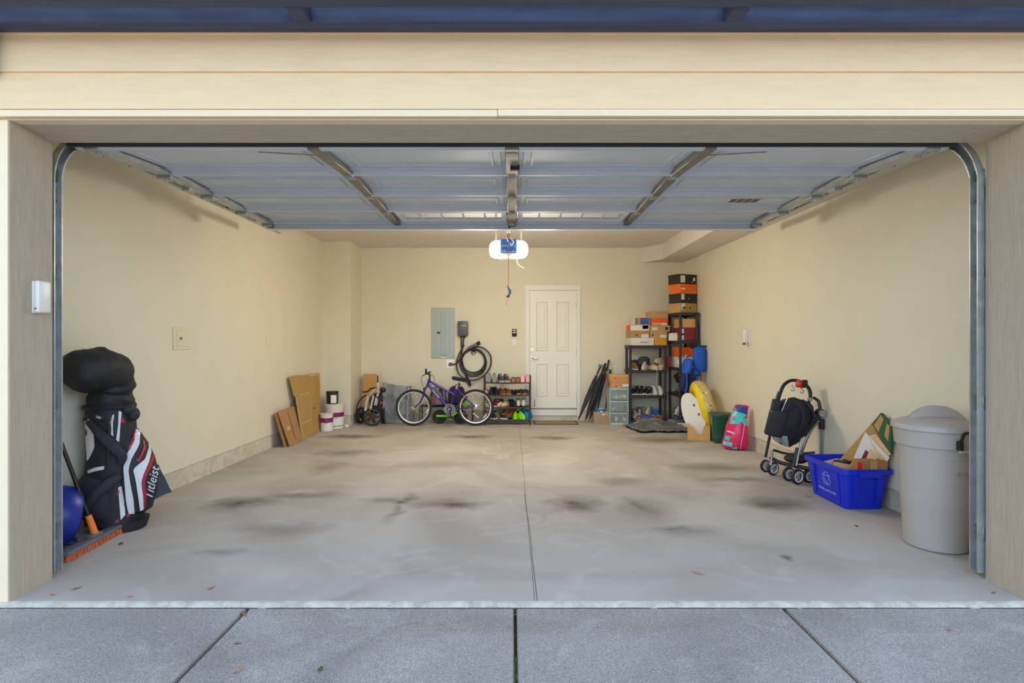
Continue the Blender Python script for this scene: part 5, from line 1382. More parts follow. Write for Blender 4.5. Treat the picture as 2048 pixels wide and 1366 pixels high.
pole('fishing_rod', 'thin black fishing rod with red fittings standing in the cardboard box', (at(1209,838,9.5).x, 9.52, .05), at(1222,728,9.66), ((0,.2,.012,m_red,'butt'), (.2,.9,.014,m_rubber,'blank'), (.35,.42,.024,m_red,'reel_seat'), (.88,.97,.012,m_plate,'tip_top')))
pole('fishing_rod', 'second fishing rod with orange winding beside the drawer tower', (at(1217,838,9.55).x, 9.56, .05), at(1221,745,9.67), ((0,.3,.012,mat('wind_orange', (180,90,40), .5),'butt'), (.3,1.0,.012,m_rubber,'blank')))
cbx = thing('cardboard_box', 'small open ribbed cardboard box holding balls beside the umbrellas', 'box', (at(1204,0,9.32).x, 9.36, 0), R(-3))
m_ribc = mat('corrugated_tan', (176,150,118), .85, var=.12)
w = .135; dd = .11; h = .205
for (x0, x1, y0, y1) in ((-w,w,-dd,-dd+.006), (-w,w,dd-.006,dd), (-w,-w+.006,-dd+.006,dd-.006), (w-.006,w,-dd+.006,dd-.006)): B().box(x0,x1,y0,y1,.004,h).build('side_panel', m_ribc, cbx)
B().box(-w,w,-dd,dd,0,.005).build('bottom_panel', m_ribc, cbx)
for k in range(12): B().box(-w+.012+k*.0215, -w+.018+k*.0215, -dd-.002, -dd, .01, h-.05).build('rib', mat('corrugated_dark', (150,124,94), .85), cbx)
B().box(.0, .07, -dd-.003, -dd, .15, .175).build('sticker', m_plate, cbx); B().box(.04, .065, -dd-.004, -dd-.003, .153, .172).build('green_mark', mat('mark_green', (30,110,50), .5), cbx)
def simple(name, label, cat, loc, parts, rz=0.):
    t = thing(name, label, cat, loc, rz)
    for nm, b, m in parts: b.build(nm, m, t)
    return t
bl = mat('toy_blue', (40,104,190), .4)
p = at(1202, 817, 9.33); simple('toy_ball', 'blue and white printed ball in the small cardboard box', 'ball', (p.x, 9.36, .09), (('ball', B().ball(.085,.085,.085,(0,0,.085), 20, 12), bl), ('pale_cap', B().lathe([(0,.088),(.03,.083),(.055,.066)], 18, tr(0,0,.085)), mat('ball_teal', (130,200,210), .4)), ('print_patch', B().lathe([(.0,.088),(.03,.082)], 12, tr(0,0,.085) @ rotx(R(80))), m_plate)))
p = at(1214, 819, 9.33); simple('toy_ball', 'small bright green ball in the cardboard box', 'ball', (p.x, 9.32, .14), (('ball', B().ball(.038,.038,.038,(0,0,.038)), mat('toy_green', (60,190,80), .4)), ('seam', B().tube([(.0385*cos(2*pi*i/20), .0385*sin(2*pi*i/20), .038) for i in range(20)], .0015, 4, closed=True), m_rubber)))
# translucent drawer tower
dt = thing('drawer_tower', 'translucent plastic three drawer tower with shoes and toys inside', 'drawers', (1.738, 9.38, 0))
m_tpl = mat('tower_grey', (188,204,200), .35, var=.03); m_clr = mat('clear_drawer', (226,234,230), .15, var=.0, alpha=.16)
w = .152; dd = .17; H_ = .60
for s in (-1, 1):
    B().rbox(s*w-(.012 if s > 0 else 0), s*w+(0 if s > 0 else .012), -dd, dd, 0, H_, .004, 1).build('side_panel', m_tpl, dt)
B().rbox(-w, w, -dd, dd, H_-.012, H_, .004, 1).build('top_panel', m_tpl, dt); B().rbox(-w, w, -dd, dd, .0, .03, .004, 1).build('base_panel', m_tpl, dt)
B().box(-w+.01, w-.01, dd-.008, dd, .03, H_-.012).build('back_panel', m_tpl, dt)
ZD = ((.035,.20), (.215,.39), (.405,.585))
for (z0, z1) in ZD:
    dr_ = B().box(-w+.014, w-.014, -dd-.004, -dd-.001, z0+.012, z1-.02).build('drawer', m_clr, dt)
    B().rbox(-w+.012, w-.012, -dd-.014, -dd+.004, z1-.022, z1, .004, 1).build('drawer_lip', m_tpl, dr_); B().box(-w+.014, w-.014, -dd-.002, dd-.02, z0, z0+.004).build('drawer_floor', m_tpl, dr_)
    B().rbox(-.04, .04, -dd-.024, -dd-.01, z1-.018, z1-.004, .004, 1).build('drawer_pull', m_tpl, dr_)
rnd = random.Random(11); dx0 = dt.location.x
tint = {0: ('dark and white', [black, white, dgrey, white]), 1: ('green and grey', [mat('toy_mint', (130,200,150), .5), grey, mat('toy_teal', (70,130,150), .5), dgrey]), 2: ('pale', [mat('toy_aqua', (120,190,190), .5), cream, mat('toy_pale', (170,190,150), .5), white])}
nmz = ('bottom', 'middle', 'top')
for lv in range(3):
    for k in range(4):
        b = wrinkle(B().ball(.030+.004*(k % 2), .05, .032+.01*rnd.random(), (0,0,.036), 12, 8), .009, 22, lv*5+k)
        zc = [v[2] for v in b.v]; zm = min(zc); b.v = [(p[0], p[1], p[2]-zm) for p in b.v]
        o = b.build('stored_item', tint[lv][1][k]); o.location = (dx0-.096+.064*k, 9.38-dd+.075+.03*(k % 2), ZD[lv][0]+.0045)
        tag(o, 'bundled %s item, %s from left in the %s drawer of the tower' % (tint[lv][0].split(' and ')[k % 2 if ' and ' in tint[lv][0] else 0], ('first','second','third','fourth')[k], nmz[lv]), 'item', 'things stored in the drawer tower')

# ---------------------------------------------------------------- cartons
def carton(name, label, loc, rz, W_, D_, H_, m, lidm=None, lidh=.0, parts=(), cat='shoe box'):
    t = thing(name, label, cat, loc, rz)
    hb = H_-lidh*.0
    B().rbox(-W_/2, W_/2, -D_/2, D_/2, 0, H_-.002, .002, 1).build('box_body', m, t)
    if lidh:
        B().rbox(-W_/2-.004, W_/2+.004, -D_/2-.004, D_/2+.004, H_-lidh, H_, .002, 1).build('lid', lidm or m, t)
    for (nm, x0, x1, z0, z1, mm) in parts:
        B().box(x0*W_, x1*W_, -D_/2-.0058, -D_/2-.003, z0*H_, z1*H_).build(nm, mm, t)
    return t
m_lbl = mat('box_label', (226,222,212), .6, var=.05); m_hole = mat('finger_hole', (60,40,26), .9)
def stack_on(px0, px1, Y): a = at(px0,0,Y).x; c = at(px1,0,Y).x; return (a+c)/2, c-a
cx, cw = stack_on(1220, 1258, 9.3)
carton('shoe_box', 'lower tan shoe box with white label on the drawer tower', (cx+.005, 9.38, .60), R(2), cw*.97, .2, .11, mat('box_tan', (206,152,94), .75, var=.06), None, .03, (('label', .12,.46,.12,.5,m_lbl), ('finger_hole', -.25,-.19,.1,.26,m_hole)))
carton('shoe_box', 'upper tan shoe box on the drawer tower', (cx-.005, 9.39, .71), R(-2), cw*.96, .2, .10, MATS['box_tan'], mat('box_tan_lid', (214,164,106), .75, var=.06), .04, (('finger_hole', -.25,-.19,.4,.5,m_hole),))
# ================================================================== SHELVING
m_shelf = mat('shelf_black', (44,44,50), .5, var=.12, bump=.1)
def shelving(label, x0, x1, y0, y1, levels, top):
    t = thing('shelving_unit', label, 'shelf', ((x0+x1)/2, (y0+y1)/2, 0))
    hx, hy = (x1-x0)/2, (y1-y0)/2
    for sx_ in (-1, 1):
        for sy_ in (-1, 1):
            B().tube([(sx_*(hx-.028), sy_*(hy-.028), 0), (sx_*(hx-.028), sy_*(hy-.028), top)], .021, 12).build('post', m_shelf, t)
    for z in levels:
        s = B().rbox(-hx+.004, hx-.004, -hy+.004, hy-.004, z-.012, z, .003, 1).build('shelf_board', m_shelf, t)
        r = B()
        r.rbox(-hx, hx, -hy, -hy+.014, z-.045, z+.002, .004, 1).rbox(-hx, hx, hy-.014, hy, z-.045, z+.002, .004, 1).rbox(-hx, -hx+.014, -hy+.014, hy-.014, z-.045, z+.002, .004, 1).rbox(hx-.014, hx, -hy+.014, hy-.014, z-.045, z+.002, .004, 1)
        r.build('shelf_skirt', m_shelf, s)
        for sx_ in (-1, 1):
            for sy_ in (-1, 1): B().cyl(.027, z-.05, z+.004, 14, tr(sx_*(hx-.028), sy_*(hy-.028), 0)).build('post_collar', m_shelf, s)
    return t
AX0, AX1, AY0, AY1 = 1.895, 2.515, 9.22, 9.58
LA = (.07, .476, .885, 1.285)
shelving('black plastic four tier shelving unit facing the door opening', AX0, AX1, AY0, AY1, LA, 1.28)
BX0, BX1, BY0, BY1 = 2.60, 2.915, 8.86, 9.50
LB = (.08, .52, .93, 1.36, 1.80)
shelving('tall black plastic five tier shelving unit along the right wall', BX0, BX1, BY0, BY1, LB, 1.80)
# boxes on the shelf facing the door
def fb(name, label, px0, px1, py0, z, m, Hpx=None, lidm=None, lidh=.0, parts=(), D_=.22, Y=9.32, rz=0, H_=None):
    cx, cw = stack_on(px0, px1, Y)
    if H_ is None: H_ = Hpx/122.0
    return carton(name, label, (cx, Y+D_/2-.0, z), rz, cw, D_, H_, m, lidm, lidh, parts), H_
m_bt1 = mat('box_kraft1', (198,158,110), .75, var=.06); m_bt2 = mat('box_kraft2', (184,144,98), .75, var=.06)
m_bwht = mat('box_white', (232,228,218), .6, var=.03); m_bylw = mat('box_amber', (226,160,42), .6, var=.04); m_bor = mat('box_orange', (238,98,26), .6, var=.04)
m_bblu = mat('box_blue', (30,86,166), .5, var=.05); m_bblk = mat('box_black', (44,38,42), .6, var=.08); m_bmar = mat('box_maroon', (128,26,46), .6, var=.05)
z0 = LA[3]+.001
t, h1 = fb('shoe_box', 'white shoe box with red lettering at the bottom of the shelf top stack', 1262, 1308, 0, z0, m_bwht, 15, None, .035, (), .30)
marks(9, .026, m_red, t, tr(.03, -.1545, h1*.45) @ FACE, .14, seed=9)
t, h2 = fb('shoe_box', 'amber yellow shoe box beside the white box on the shelf', 1309.5, 1333, 0, z0, m_bylw, 15, None, .03, (), .30)
t, h3 = fb('shoe_box', 'kraft shoe box with white label above the white box', 1260, 1298.5, 0, z0+h1, m_bt2, 13.5, None, .03, (('label',.08,.46,.05,.55,m_lbl), ('finger_hole',-.2,-.13,.3,.52,m_hole)), .30, rz=R(1))
t, h4 = fb('shoe_box', 'kraft shoe box with white label above the amber box', 1300.5, 1334, 0, z0+h1, m_bt1, 12.5, None, .03, (('label',.1,.48,.05,.5,m_lbl), ('finger_hole',-.38,-.3,.3,.55,m_hole)), .30, rz=R(-1))
t, h5 = fb('shoe_box', 'shoe box with orange edged white front, third in the left stack', 1260, 1299, 0, z0+h1+h3, m_bor, 12.5, None, .0, (('white_front',-.48,.48,.08,.92,m_bwht), ('label',.14,.44,.35,.9,m_lbl)), .30)
t, h6 = fb('shoe_box', 'kraft box with small dark square print, third in the right stack', 1300.5, 1340, 0, z0+h1+h4, m_bt1, 12.5, None, .03, (('label',-.42,-.12,.2,.7,m_lbl), ('print_square',.26,.40,.25,.75,m_hole)), .30)
t, h7 = fb('shoe_box', 'blue box with photo print on top of the left stack', 1269, 1300, 0, z0+h1+h3+h5, m_bwht, 15, None, .0, (('blue_panel',-.12,.46,.06,.94,m_bblu), ('photo_print',-.46,-.16,.06,.94,mat('photo_print',(170,140,120),.6,var=.5,scale=30)), ('red_spot',-.10,.08,.62,.94,m_red), ('white_stripe',.1,.44,.62,.68,m_bwht)), .28, rz=R(-2))
t, h8 = fb('shoe_box', 'orange shoe box with kraft lid on top of the right stack', 1301, 1335, 0, z0+h1+h4+h6, m_bor, 28, m_bt1, .11, (('label',.1,.46,.02,.18,m_lbl), ('pale_label',-.42,.08,.02,.20,mat('label_peach',(240,170,120),.6))), .28, rz=R(3))
# boxes on top of the tall shelf
xt, yt = 2.725, 9.08
z1 = LB[4]+.003
def tb_(label, z, H_, m, parts, rz, dx_=0, dy_=0, lidm=None, lidh=.03, W_=.34): return carton('shoe_box', label, (xt+dx_, yt+dy_, z), rz, W_, .26, H_, m, lidm, lidh, parts)
tb_('kraft box with black and white label, lowest on the tall shelf top', z1, .15, mat('box_kraft3', (190,150,90), .75, var=.06), (('label',-.46,-.24,.3,.95,m_lbl), ('label_dark',-.40,-.22,.35,.6,m_hole), ('finger_hole',.05,.11,.45,.6,m_hole)), R(27))
tb_('black box with white label, second from below on the tall shelf top', z1+.15, .15, m_bblk, (('label',-.46,-.28,.35,.95,m_lbl), ('label',.0,.03,.4,.55,m_lbl)), R(27), .0, .0)
tb3 = tb_('bright orange shoe box in the tall shelf top stack', z1+.30, .15, mat('box_bright_orange', (240,112,18), .55, var=.03), (('print',-.47,-.22,.42,.58,m_bwht), ('print',.2,.44,.2,.27,mat('print_peach',(244,170,110),.6))), R(27), .0, .0)
tb_('black box with white product prints, highest on the tall shelf', z1+.45, .155, m_bblk, (('product_print',-.47,-.2,.15,.85,m_lbl), ('white_logo',.30,.42,.35,.68,m_bwht), ('label',.22,.26,.2,.3,m_lbl)), R(27), -.01, .0)
# cartons inside the tall shelf
def sb(label, px, Y, z, W_, D_, H_, m, parts=(), rz=0., name='shoe_box', lidm=None, lidh=0.): return carton(name, label, (at(px,0,Y).x, Y+D_/2, z+.003), rz, W_, D_, H_, m, lidm, lidh, parts)
sb('lower maroon shoe box inside the tall shelf', 1380, 8.90, LB[3], .27, .45, .105, m_bmar, (('label',-.49,-.36,.1,.8,m_lbl),))
sb('upper maroon shoe box inside the tall shelf', 1380, 8.90, LB[3]+.105, .27, .45, .10, m_bmar, (('label',-.49,-.36,.1,.8,m_lbl),))
sb('kraft carton above the maroon boxes inside the tall shelf', 1378, 8.91, LB[3]+.205, .25, .40, .14, mat('box_kraft4', (204,160,96), .75, var=.05))
sb('orange carton on the middle level of the tall shelf', 1372, 8.98, LB[2]+.18, .22, .35, .15, m_bor, name='orange_carton')
sb('white carton under the orange carton in the tall shelf', 1376, 8.98, LB[2], .25, .40, .175, m_bwht, name='white_carton')
rw = simple('gift_packet', 'small dark red packet at the left of the tall shelf middle level', 'packet', (at(1340,0,9.1).x+.02, 9.28, LB[2]+.004), (('packet', B().rbox(-.05,.05,-.02,.02,.0,.17,.006,1), m_bmar), ('cream_edge', B().rbox(-.055,-.035,-.022,.022,.0,.165,.004,1), mat('edge_cream',(226,196,130),.6))))
def lump(name, label, cat, c, r, m, seed, amp=.03, sc=9, sub_=None):
    b = B().ball(r[0], r[1], r[2], (0,0,0), 20, 14); wrinkle(b, amp, sc, seed); wrinkle(b, amp*.35, sc*3, seed+1)
    zm = min(v[2] for v in b.v); b.v = [(v[0], v[1], v[2]-zm) for v in b.v]
    t = thing(name, label, cat, c); b.build('body', m, t)
    if sub_: sub_(t)
    return t
m_pbag = mat('bag_white', (226,224,224), .3, var=.06, bump=.4, bscale=30); m_gbag = mat('bag_grey', (124,126,126), .25, var=.3, scale=8, bump=.6, bscale=30, coat=.3)
def knot(m, x, z): return lambda t: B().tube(bez([(x-.04,0,z+.03), (x-.01,0,z-.005), (x+.015,0,z+.0), (x+.045,-.01,z+.035)], 4), [.014]*4+[.006]*4+[.012]*5, 6).build('tied_ears', m, t)
lump('plastic_bag', 'crumpled white plastic bag on the tall shelf middle level', 'bag', (2.70, 8.95, LB[2]+.003), (.11,.09,.08), m_pbag, 3, sub_=knot(m_pbag, 0, .17))
lump('duffel_bag', 'black duffel bag on the tall shelf second level from below', 'bag', (2.71, 9.1, LB[1]+.16), (.10,.2,.09), m_blk, 5, sub_=lambda t: B().tube(bez([(-.05,-.15,.10), (-.02,-.1,.24), (.03,-.1,.25), (.06,-.15,.10)], 5), .012, 6, flat=.5).build('carry_handle', m_blk2, t))
lump('plastic_bag', 'dark grey plastic bag under the black duffel bag', 'bag', (2.71, 9.08, LB[1]+.003), (.10,.19,.07), m_gbag, 8, sub_=knot(m_gbag, 0, .1))
lump('plastic_bag', 'grey clear wrapped bundle on the tall shelf bottom level', 'bag', (2.70, 9.15, LB[0]+.003), (.10,.2,.10), m_gbag, 13, sub_=knot(m_gbag, 0, .17))
for i, (px, py, Y, um, lab, a) in enumerate(((1350,815,8.92,black,'black shoe with white sole nearest the front post on the tall shelf bottom', .6), (1362,811,8.95,white,'white shoe on the pile at the tall shelf bottom', -.9), (1366,828,8.93,dgrey,'dark grey shoe beside the white carton at tall shelf bottom', -1.3))):
    p = at(px, py, Y); shoe('low', lab, (min(max(p.x, 2.68), 2.8), 9.0+.05*i, LB[0]+.10+.05*i if i < 2 else LB[0]+.004), a, um, white, H=.08, tilt=.1)
sb('white carton on the floor in front of the tall shelf', 1370, 8.62, -.003, .16, .14, .10, m_bwht, name='white_carton')
# pale sneaker leaning out of the tall shelf
shoe('low', 'white sneaker hanging on its side at the left edge of the tall shelf', (2.655, 9.15, LB[3]+.003), .9, white, white, H=.1, tilt=.0)
# pale printed parcels behind the stack on the tall shelf
for i, (dz, lab) in enumerate(((.0,'lower pale printed parcel left of the tall shelf stack'), (.17,'upper pale printed parcel left of the tall shelf stack'))):
    carton('parcel', lab, (2.66, 9.36, z1+dz), R(20), .12, .1, .165, mat('parcel_print', (204,198,188), .6, var=.4, scale=40, col2=(120,112,108)), parts=(('dark_print',-.3,.2,.1,.4,m_hole),), cat='parcel')

# shoes on the shelf facing the door
def ps(px, lev, dy=0, z=0.): return (at(px,0,9.32).x, 9.38+dy, LA[lev]+.002+z)
lump('knit_hat', 'dark grey knitted hat on the shelf second level from top', 'hat', (at(1288,0,9.4).x, 9.43, LA[2]+.07), (.11,.08,.075), mat('hat_grey', (66,68,70), .9, var=.2, bump=.5, bscale=120), 2, .015, 12, lambda t: B().tube([(.10*cos(a), .075*sin(a), .03) for a in [2*pi*i/24 for i in range(24)]], .016, 8, closed=True).build('folded_brim', MATS['hat_grey'], t))
shoe('low', 'brown patterned shoe at the left of the shelf second level', ps(1270,2), .2, cm('mottle', (150,104,76), var=.5), white, H=.09)
shoe('low', 'black shoe behind the brown patterned shoe on shelf', ps(1276,2,.10), 1.2, black, black, H=.13, L=.22)
shoe('low', 'white and brown sneaker lying under the knitted hat', ps(1290,2,-.04), -.5, white, cream, H=.10)
shoe('flat', 'pale yellow slipper on the shelf second level', ps(1308,2,-.02), .3, cm('pale_yellow', (214,206,160)), cream, H=.14, W=.1)
shoe('flat', 'cream slipper with rust lining at the shelf right end', ps(1324,2,-.02), -.8, cream, white, H=.15, W=.105, acc=cm('rust', (160,84,40)))
t = shoe('low', 'cream high shoe propped up at the right rear of shelf second level', ps(1322,2,.09,.075), -1.0, cream, cream, H=.10, L=.22); t.rotation_euler = (R(-24), 0, -1.0)
for j, (px, um, sm_, a, lab, hh, dy) in enumerate(((1271,black,white,-.55,'first black and white sneaker from the left on shelf third level',.11,0), (1281,black,white,-.55,'second black and white sneaker from the left on shelf third level',.11,0), (1292,black,white,-.9,'black sneaker turned sideways on the shelf third level',.10,0), (1301,black,white,-.7,'black sneaker beside the white pair on shelf third level',.09,-.03))):
    shoe('low', lab, ps(px,1,dy), a, um, sm_, H=hh, st=.028)
for side, px in (('left', 1310.5), ('right', 1321.5)): shoe('low', '%s shoe of the all white pair on the shelf third level' % side, ps(px,1), 0., white, white, H=.11, st=.03)
mgw = cm('mottled_white', (176,168,172), var=.5)
for j, (px, um, sm_, a, lab, hh, dy, z_) in enumerate(((1270,mgw,white,.2,'left grey and white runner of the pair at bottom shelf left end',.10,0,.03), (1281,mgw,white,-.3,'right grey and white runner of the pair at bottom shelf left end',.10,0,.03),
        (1274,brown,tan,.2,'brown sandal under the grey runners on the bottom shelf',.03,-.07,0), (1291,olive,cream,.8,'olive beige shoe standing in the middle of the bottom shelf',.13,.06,.03), (1300,cream,white,-.5,'cream round toed shoe in the middle of the bottom shelf',.12,.03,.05),
        (1292,royal,royal,1.2,'royal blue slipper at the front of the bottom shelf',.06,-.10,0), (1310,royal,white,.5,'blue shoe leaning above the rust toed pair on bottom shelf',.10,.05,.05))):
    shoe('low' if j != 2 else 'sandal', lab, ps(px,0,dy,z_), a, um, sm_, H=hh)
rust = cm('rust2', (170,88,42), .4)
for side, px in (('left', 1310), ('right', 1321)): shoe('flat', '%s shoe of the rust toed pair at the right of bottom shelf' % side, ps(px,0,-.05), 0., rust, cream, H=.13, acc=white)
# thin lace hanging from a slipper
ln = B().tube(bez([(at(1314,0,9.2).x,9.205,LA[2]+.03), (at(1314,0,9.2).x,9.203,LA[2]-.06), (at(1313,0,9.2).x+.005,9.205,LA[2]-.16), (at(1314,0,9.2).x,9.205,LA[2]-.24)], 5), .003, 5).build('shoe_lace', white); tag(ln, 'pale shoe lace hanging down from the shelf second level', 'lace')

# ---------------------------------------------------------------- life jackets on the tall shelf post
m_lj = mat('jacket_blue', (14,88,196), .6, var=.12, bump=.2, bscale=120); m_ljn = mat('jacket_navy', (30,40,84), .7, var=.15)
def jacket(label, px, py, Y, s, parts):
    c = at(px, py, Y); t = thing('life_jacket', label, 'life jacket', c)
    for (nm, a, b_, wd, th, m) in parts:
        A_ = at(a[0], a[1], Y+a[2])-c; Bq = at(b_[0], b_[1], Y+b_[2])-c
        mid_ = (A_+Bq)/2; d_ = (Bq-A_); L = d_.length; d_.normalize()
        bx_ = B().rbox(-wd/2, wd/2, -th/2, th/2, -L/2, L/2, min(wd, th)*.42, 4)
        for i, v in enumerate(bx_.v): pass
        bx_ = smoothed(B().rbox(-wd/2, wd/2, -th/2, th/2, -L/2, L/2, min(wd, th)*.42, 3), 1) if wd < .05 else B().loft([[(wd/2*w_*math.copysign(abs(cos(a))**.7, cos(a)), th/2*w_**.5*math.copysign(abs(sin(a))**.7, sin(a)), z_*L/2) for a in [2*pi*i/20 for i in range(20)]] for (z_, w_) in ((-1.06,.35),(-1.0,.62),(-.85,.85),(-.5,1.02),(0,1.05),(.5,1.0),(.8,.86),(.95,.66),(1.04,.4))])
        wrinkle(bx_, .010, 14, a[0])
        bx_.v = [tuple((Matrix.Translation(mid_) @ d_.to_track_quat('Z', 'Y').to_matrix().to_4x4()) @ Vector(v)) for v in bx_.v]
        bx_.build(nm, m, t)
    return t
jacket('larger bright blue life jacket hung on the tall shelf right post', 1398, 745, 8.62, 1, (('collar_panel',(1398,695,0),(1399,742,-.02),.19,.09,m_lj), ('back_panel',(1406,700,.08),(1406,742,.08),.16,.08,m_lj), ('front_panel',(1391,738,0),(1389,768,0),.12,.08,m_lj), ('waist_strap',(1381,752,-.06),(1403,750,-.06),.03,.02,m_ljn), ('hanging_strap',(1397,688,0),(1398,702,0),.05,.03,m_ljn)))
jacket('smaller blue and navy life jacket hung left of the larger one', 1372, 760, 8.58, 1, (('shoulder_panel',(1377,718,-.02),(1371,748,-.05),.17,.09,m_lj), ('front_panel',(1366,748,-.05),(1364,778,-.05),.15,.08,m_ljn), ('center_panel',(1373,748,-.085),(1372,786,-.085),.065,.04,m_lj), ('side_panel',(1384,750,-.02),(1384,782,-.02),.11,.08,m_ljn), ('waist_strap',(1357,754,-.1),(1388,756,-.1),.03,.02,m_rubber), ('leg_strap',(1373,784,-.05),(1374,800,-.05),.03,.02,m_ljn)))
hk = simple('coat_hanger', 'black bar hook clamped on the tall shelf above the life jackets', 'hook', at(1403, 693, 8.66), (('bar', B().rbox(-.09,.09,-.02,.02,-.015,.015,.006,1), m_rubber), ('clamp', B().rbox(-.10,-.06,-.025,.22,-.03,.03,.006,1), m_rubber)))
# yellow inflatable ring leaning on the right wall
yr = thing('inflatable_ring', 'yellow inflatable swim ring with candy pattern leaning on the right wall', 'swim ring', (2.76, 8.20, 0))
m_yel = mat('vinyl_yellow', (246,212,10), .3, var=.04); m_vin = mat('vinyl_pattern', (206,186,120), .25, var=.1)
Rr, rr0 = .295, .105
Myr = tr(0, 0, .40) @ rotz(R(-7)) @ roty(R(76))
arcp = lambda a0, a1, n=10: [(Rr+rr0*cos(a0+(a1-a0)*i/n), rr0*sin(a0+(a1-a0)*i/n)) for i in range(n+1)]
B().lathe(arcp(R(-295), R(-25), 18), 48, Myr).build('yellow_side', m_yel, yr, fix=False)
B().lathe(arcp(R(-25), R(65), 14), 48, Myr).build('patterned_side', m_vin, yr, fix=False)
rnd = random.Random(21)
pc = [mat('candy_%d' % i, c, .4) for i, c in enumerate(((226,120,110),(240,240,230),(120,150,90),(240,180,60),(150,90,60),(236,160,170)))]
for i in range(78):
    th = 2*pi*i/39+rnd.uniform(-.06,.06); ph = R(rnd.uniform(-22, 60)); rad = .010+.010*rnd.random()
    b = B().ball(rad, rad*rnd.uniform(.6,1), .003, (0,0,0), 8, 4)
    n_ = Vector((cos(ph)*cos(th), cos(ph)*sin(th), sin(ph)))
    pnt = Vector(((Rr+rr0*cos(ph))*cos(th), (Rr+rr0*cos(ph))*sin(th), rr0*sin(ph)))
    b.v = [tuple(Myr @ (pnt + n_.to_track_quat('Z', 'Y') @ Vector(v))) for v in b.v]
    b.build('candy_print', pc[i % 6], yr)
B().cyl(.014, 0, .02, 10, Myr @ tr(Rr, 0, rr0)).build('valve', m_yel, yr)
# oval foam board in an open carton
fbd = thing('foam_board', 'oval white foam board with yellow edge standing in a low carton', 'board', (2.615, 7.88, .03))
P_ = [(.138*math.copysign(abs(sin(2*pi*i/36))**.9, sin(2*pi*i/36)), .315+.315*-cos(2*pi*i/36)) for i in range(36)]
Mb = rotz(R(-24)) @ roty(R(-20)) @ rotx(R(-10)) @ tr(0, 0, .0)
B().prism(P_, -.012, .004, Mb).build('deck', mat('foam_white', (228,222,210), .5, var=.04), fbd)
B().prism([(x*1.02, (z-.315)*1.015+.315) for x, z in P_], .004, .026, Mb).build('edge_layer', m_yel, fbd)
for (x, z) in ((.055,.44), (.075,.30)): B().lathe([(0,.014),(.012,.012),(.014,0)], 12, Mb @ tr(x, -.012, z) @ rotx(R(90)) @ Matrix.Diagonal((.8,1.4,1,1))).build('grip_plug', m_rubber, fbd)
oc = thing('display_carton', 'low tan carton with cut away front holding the foam board', 'carton', (2.575, 7.86, 0), R(-16))
m_oc = mat('carton_bright', (212,164,92), .75, var=.08)
w = .145; dd = .14; h = .21
B().add([(-w,-dd,0),(w,-dd,0),(w,-dd,h),(w*.45,-dd,h),(w*.3,-dd,h*.42),(-w*.25,-dd,h*.42),(-w*.5,-dd,h*.9),(-w,-dd,h)] + [(x, -dd+.006, z) for (x, z) in ((-w,0),(w,0),(w,h),(w*.45,h),(w*.3,h*.42),(-w*.25,h*.42),(-w*.5,h*.9),(-w,h))], [tuple(range(8)), tuple(reversed(range(8,16)))] + [(i, 8+i, 8+(i+1) % 8, (i+1) % 8) for i in range(8)]).build('front_panel', m_oc, oc, smooth=False)
for (x0, x1, y0, y1) in ((-w,w,dd-.006,dd), (-w,-w+.006,-dd+.006,dd-.006), (w-.006,w,-dd+.006,dd-.006)): B().box(x0,x1,y0,y1,.0,h).build('side_panel', m_oc, oc)
B().box(-w,w,-dd,dd,0,.005).build('bottom_panel', m_oc, oc)
# green waste bin
gbn = thing('waste_bin', 'dark green plastic bin with lid between the foam board and pink bag', 'bin', (2.80, 7.62, 0), R(-8))
m_gbn = mat('bin_green', (20,84,58), .32, var=.06)
B().loft([rect(-.105,.105,-.105,.105,.002,.04), rect(-.12,.12,-.12,.12,.15,.045), rect(-.135,.135,-.135,.135,.36,.05), rect(-.115,.115,-.115,.115,.362,.04)]).build('bin_body', m_gbn, gbn)
B().loft([rect(-.145,.145,-.145,.145,.355,.05), rect(-.148,.148,-.148,.148,.375,.05), rect(-.140,.140,-.140,.140,.392,.05), rect(-.08,.08,-.08,.08,.40,.04)]).build('lid', mat('bin_lid', (36,78,62), .4), gbn)
B().rbox(-.04,.04,-.16,-.14,.345,.385,.006,1).build('latch', m_gbn, gbn); B().rbox(-.118,.118,-.118,.118,.085,.095,.03,2).build('band', m_gbn, gbn)
# pink printed bag by the right wall
pb = thing('detergent_bag', 'glossy pink and teal printed bag leaning on the right wall', 'bag', (2.84, 7.16, 0))
pbo = Vector((2.84, 7.16, 0))
m_pk = mat('bag_pink', (226,28,98), .28, var=.05, bump=.3, bscale=18); m_tl = mat('bag_teal', (70,200,196), .3, var=.05); m_nv = mat('bag_navy', (24,66,140), .3); m_pkw = mat('bag_print_white', (240,238,240), .4)
rings = []
for (py, xl, xr, th) in ((900,1447,1494,.06), (893,1442,1497,.085), (875,1446,1497,.10), (850,1453,1495,.09), (830,1460,1494,.065), (815,1468,1496,.03), (808,1471,1500,.008)):
    a = at(xl, py, 7.14); c = at(xr, py, 7.05); z = max(.004, a.z); n = 20
    mid_ = (a+c)/2; hw = (c-a)/2
    rings.append([(mid_.x+hw.x*cos(2*pi*i/n), mid_.y+hw.y*cos(2*pi*i/n)+th*sin(2*pi*i/n), z+.012*noise.noise(Vector((i*.7, py*.02, 3)))) for i in range(n)])
bgm = smoothed(B().loft(rings), 1); wrinkle(bgm, .010, 14, 4)
bgm.v = [(min(v[0], 2.975), v[1], max(.004, v[2])) for v in bgm.v]
pbv = bvh_of(bgm)
bgm.v = [tuple(Vector(v)-pbo) for v in bgm.v]; bgm.build('bag_body', m_pk, pb)
def pp(A, C, m, nm, nu=8, nv=6): return patch(pbv, A, C, nu, nv, .002, .003, pbo, back=7.1).build(nm, m, pb)
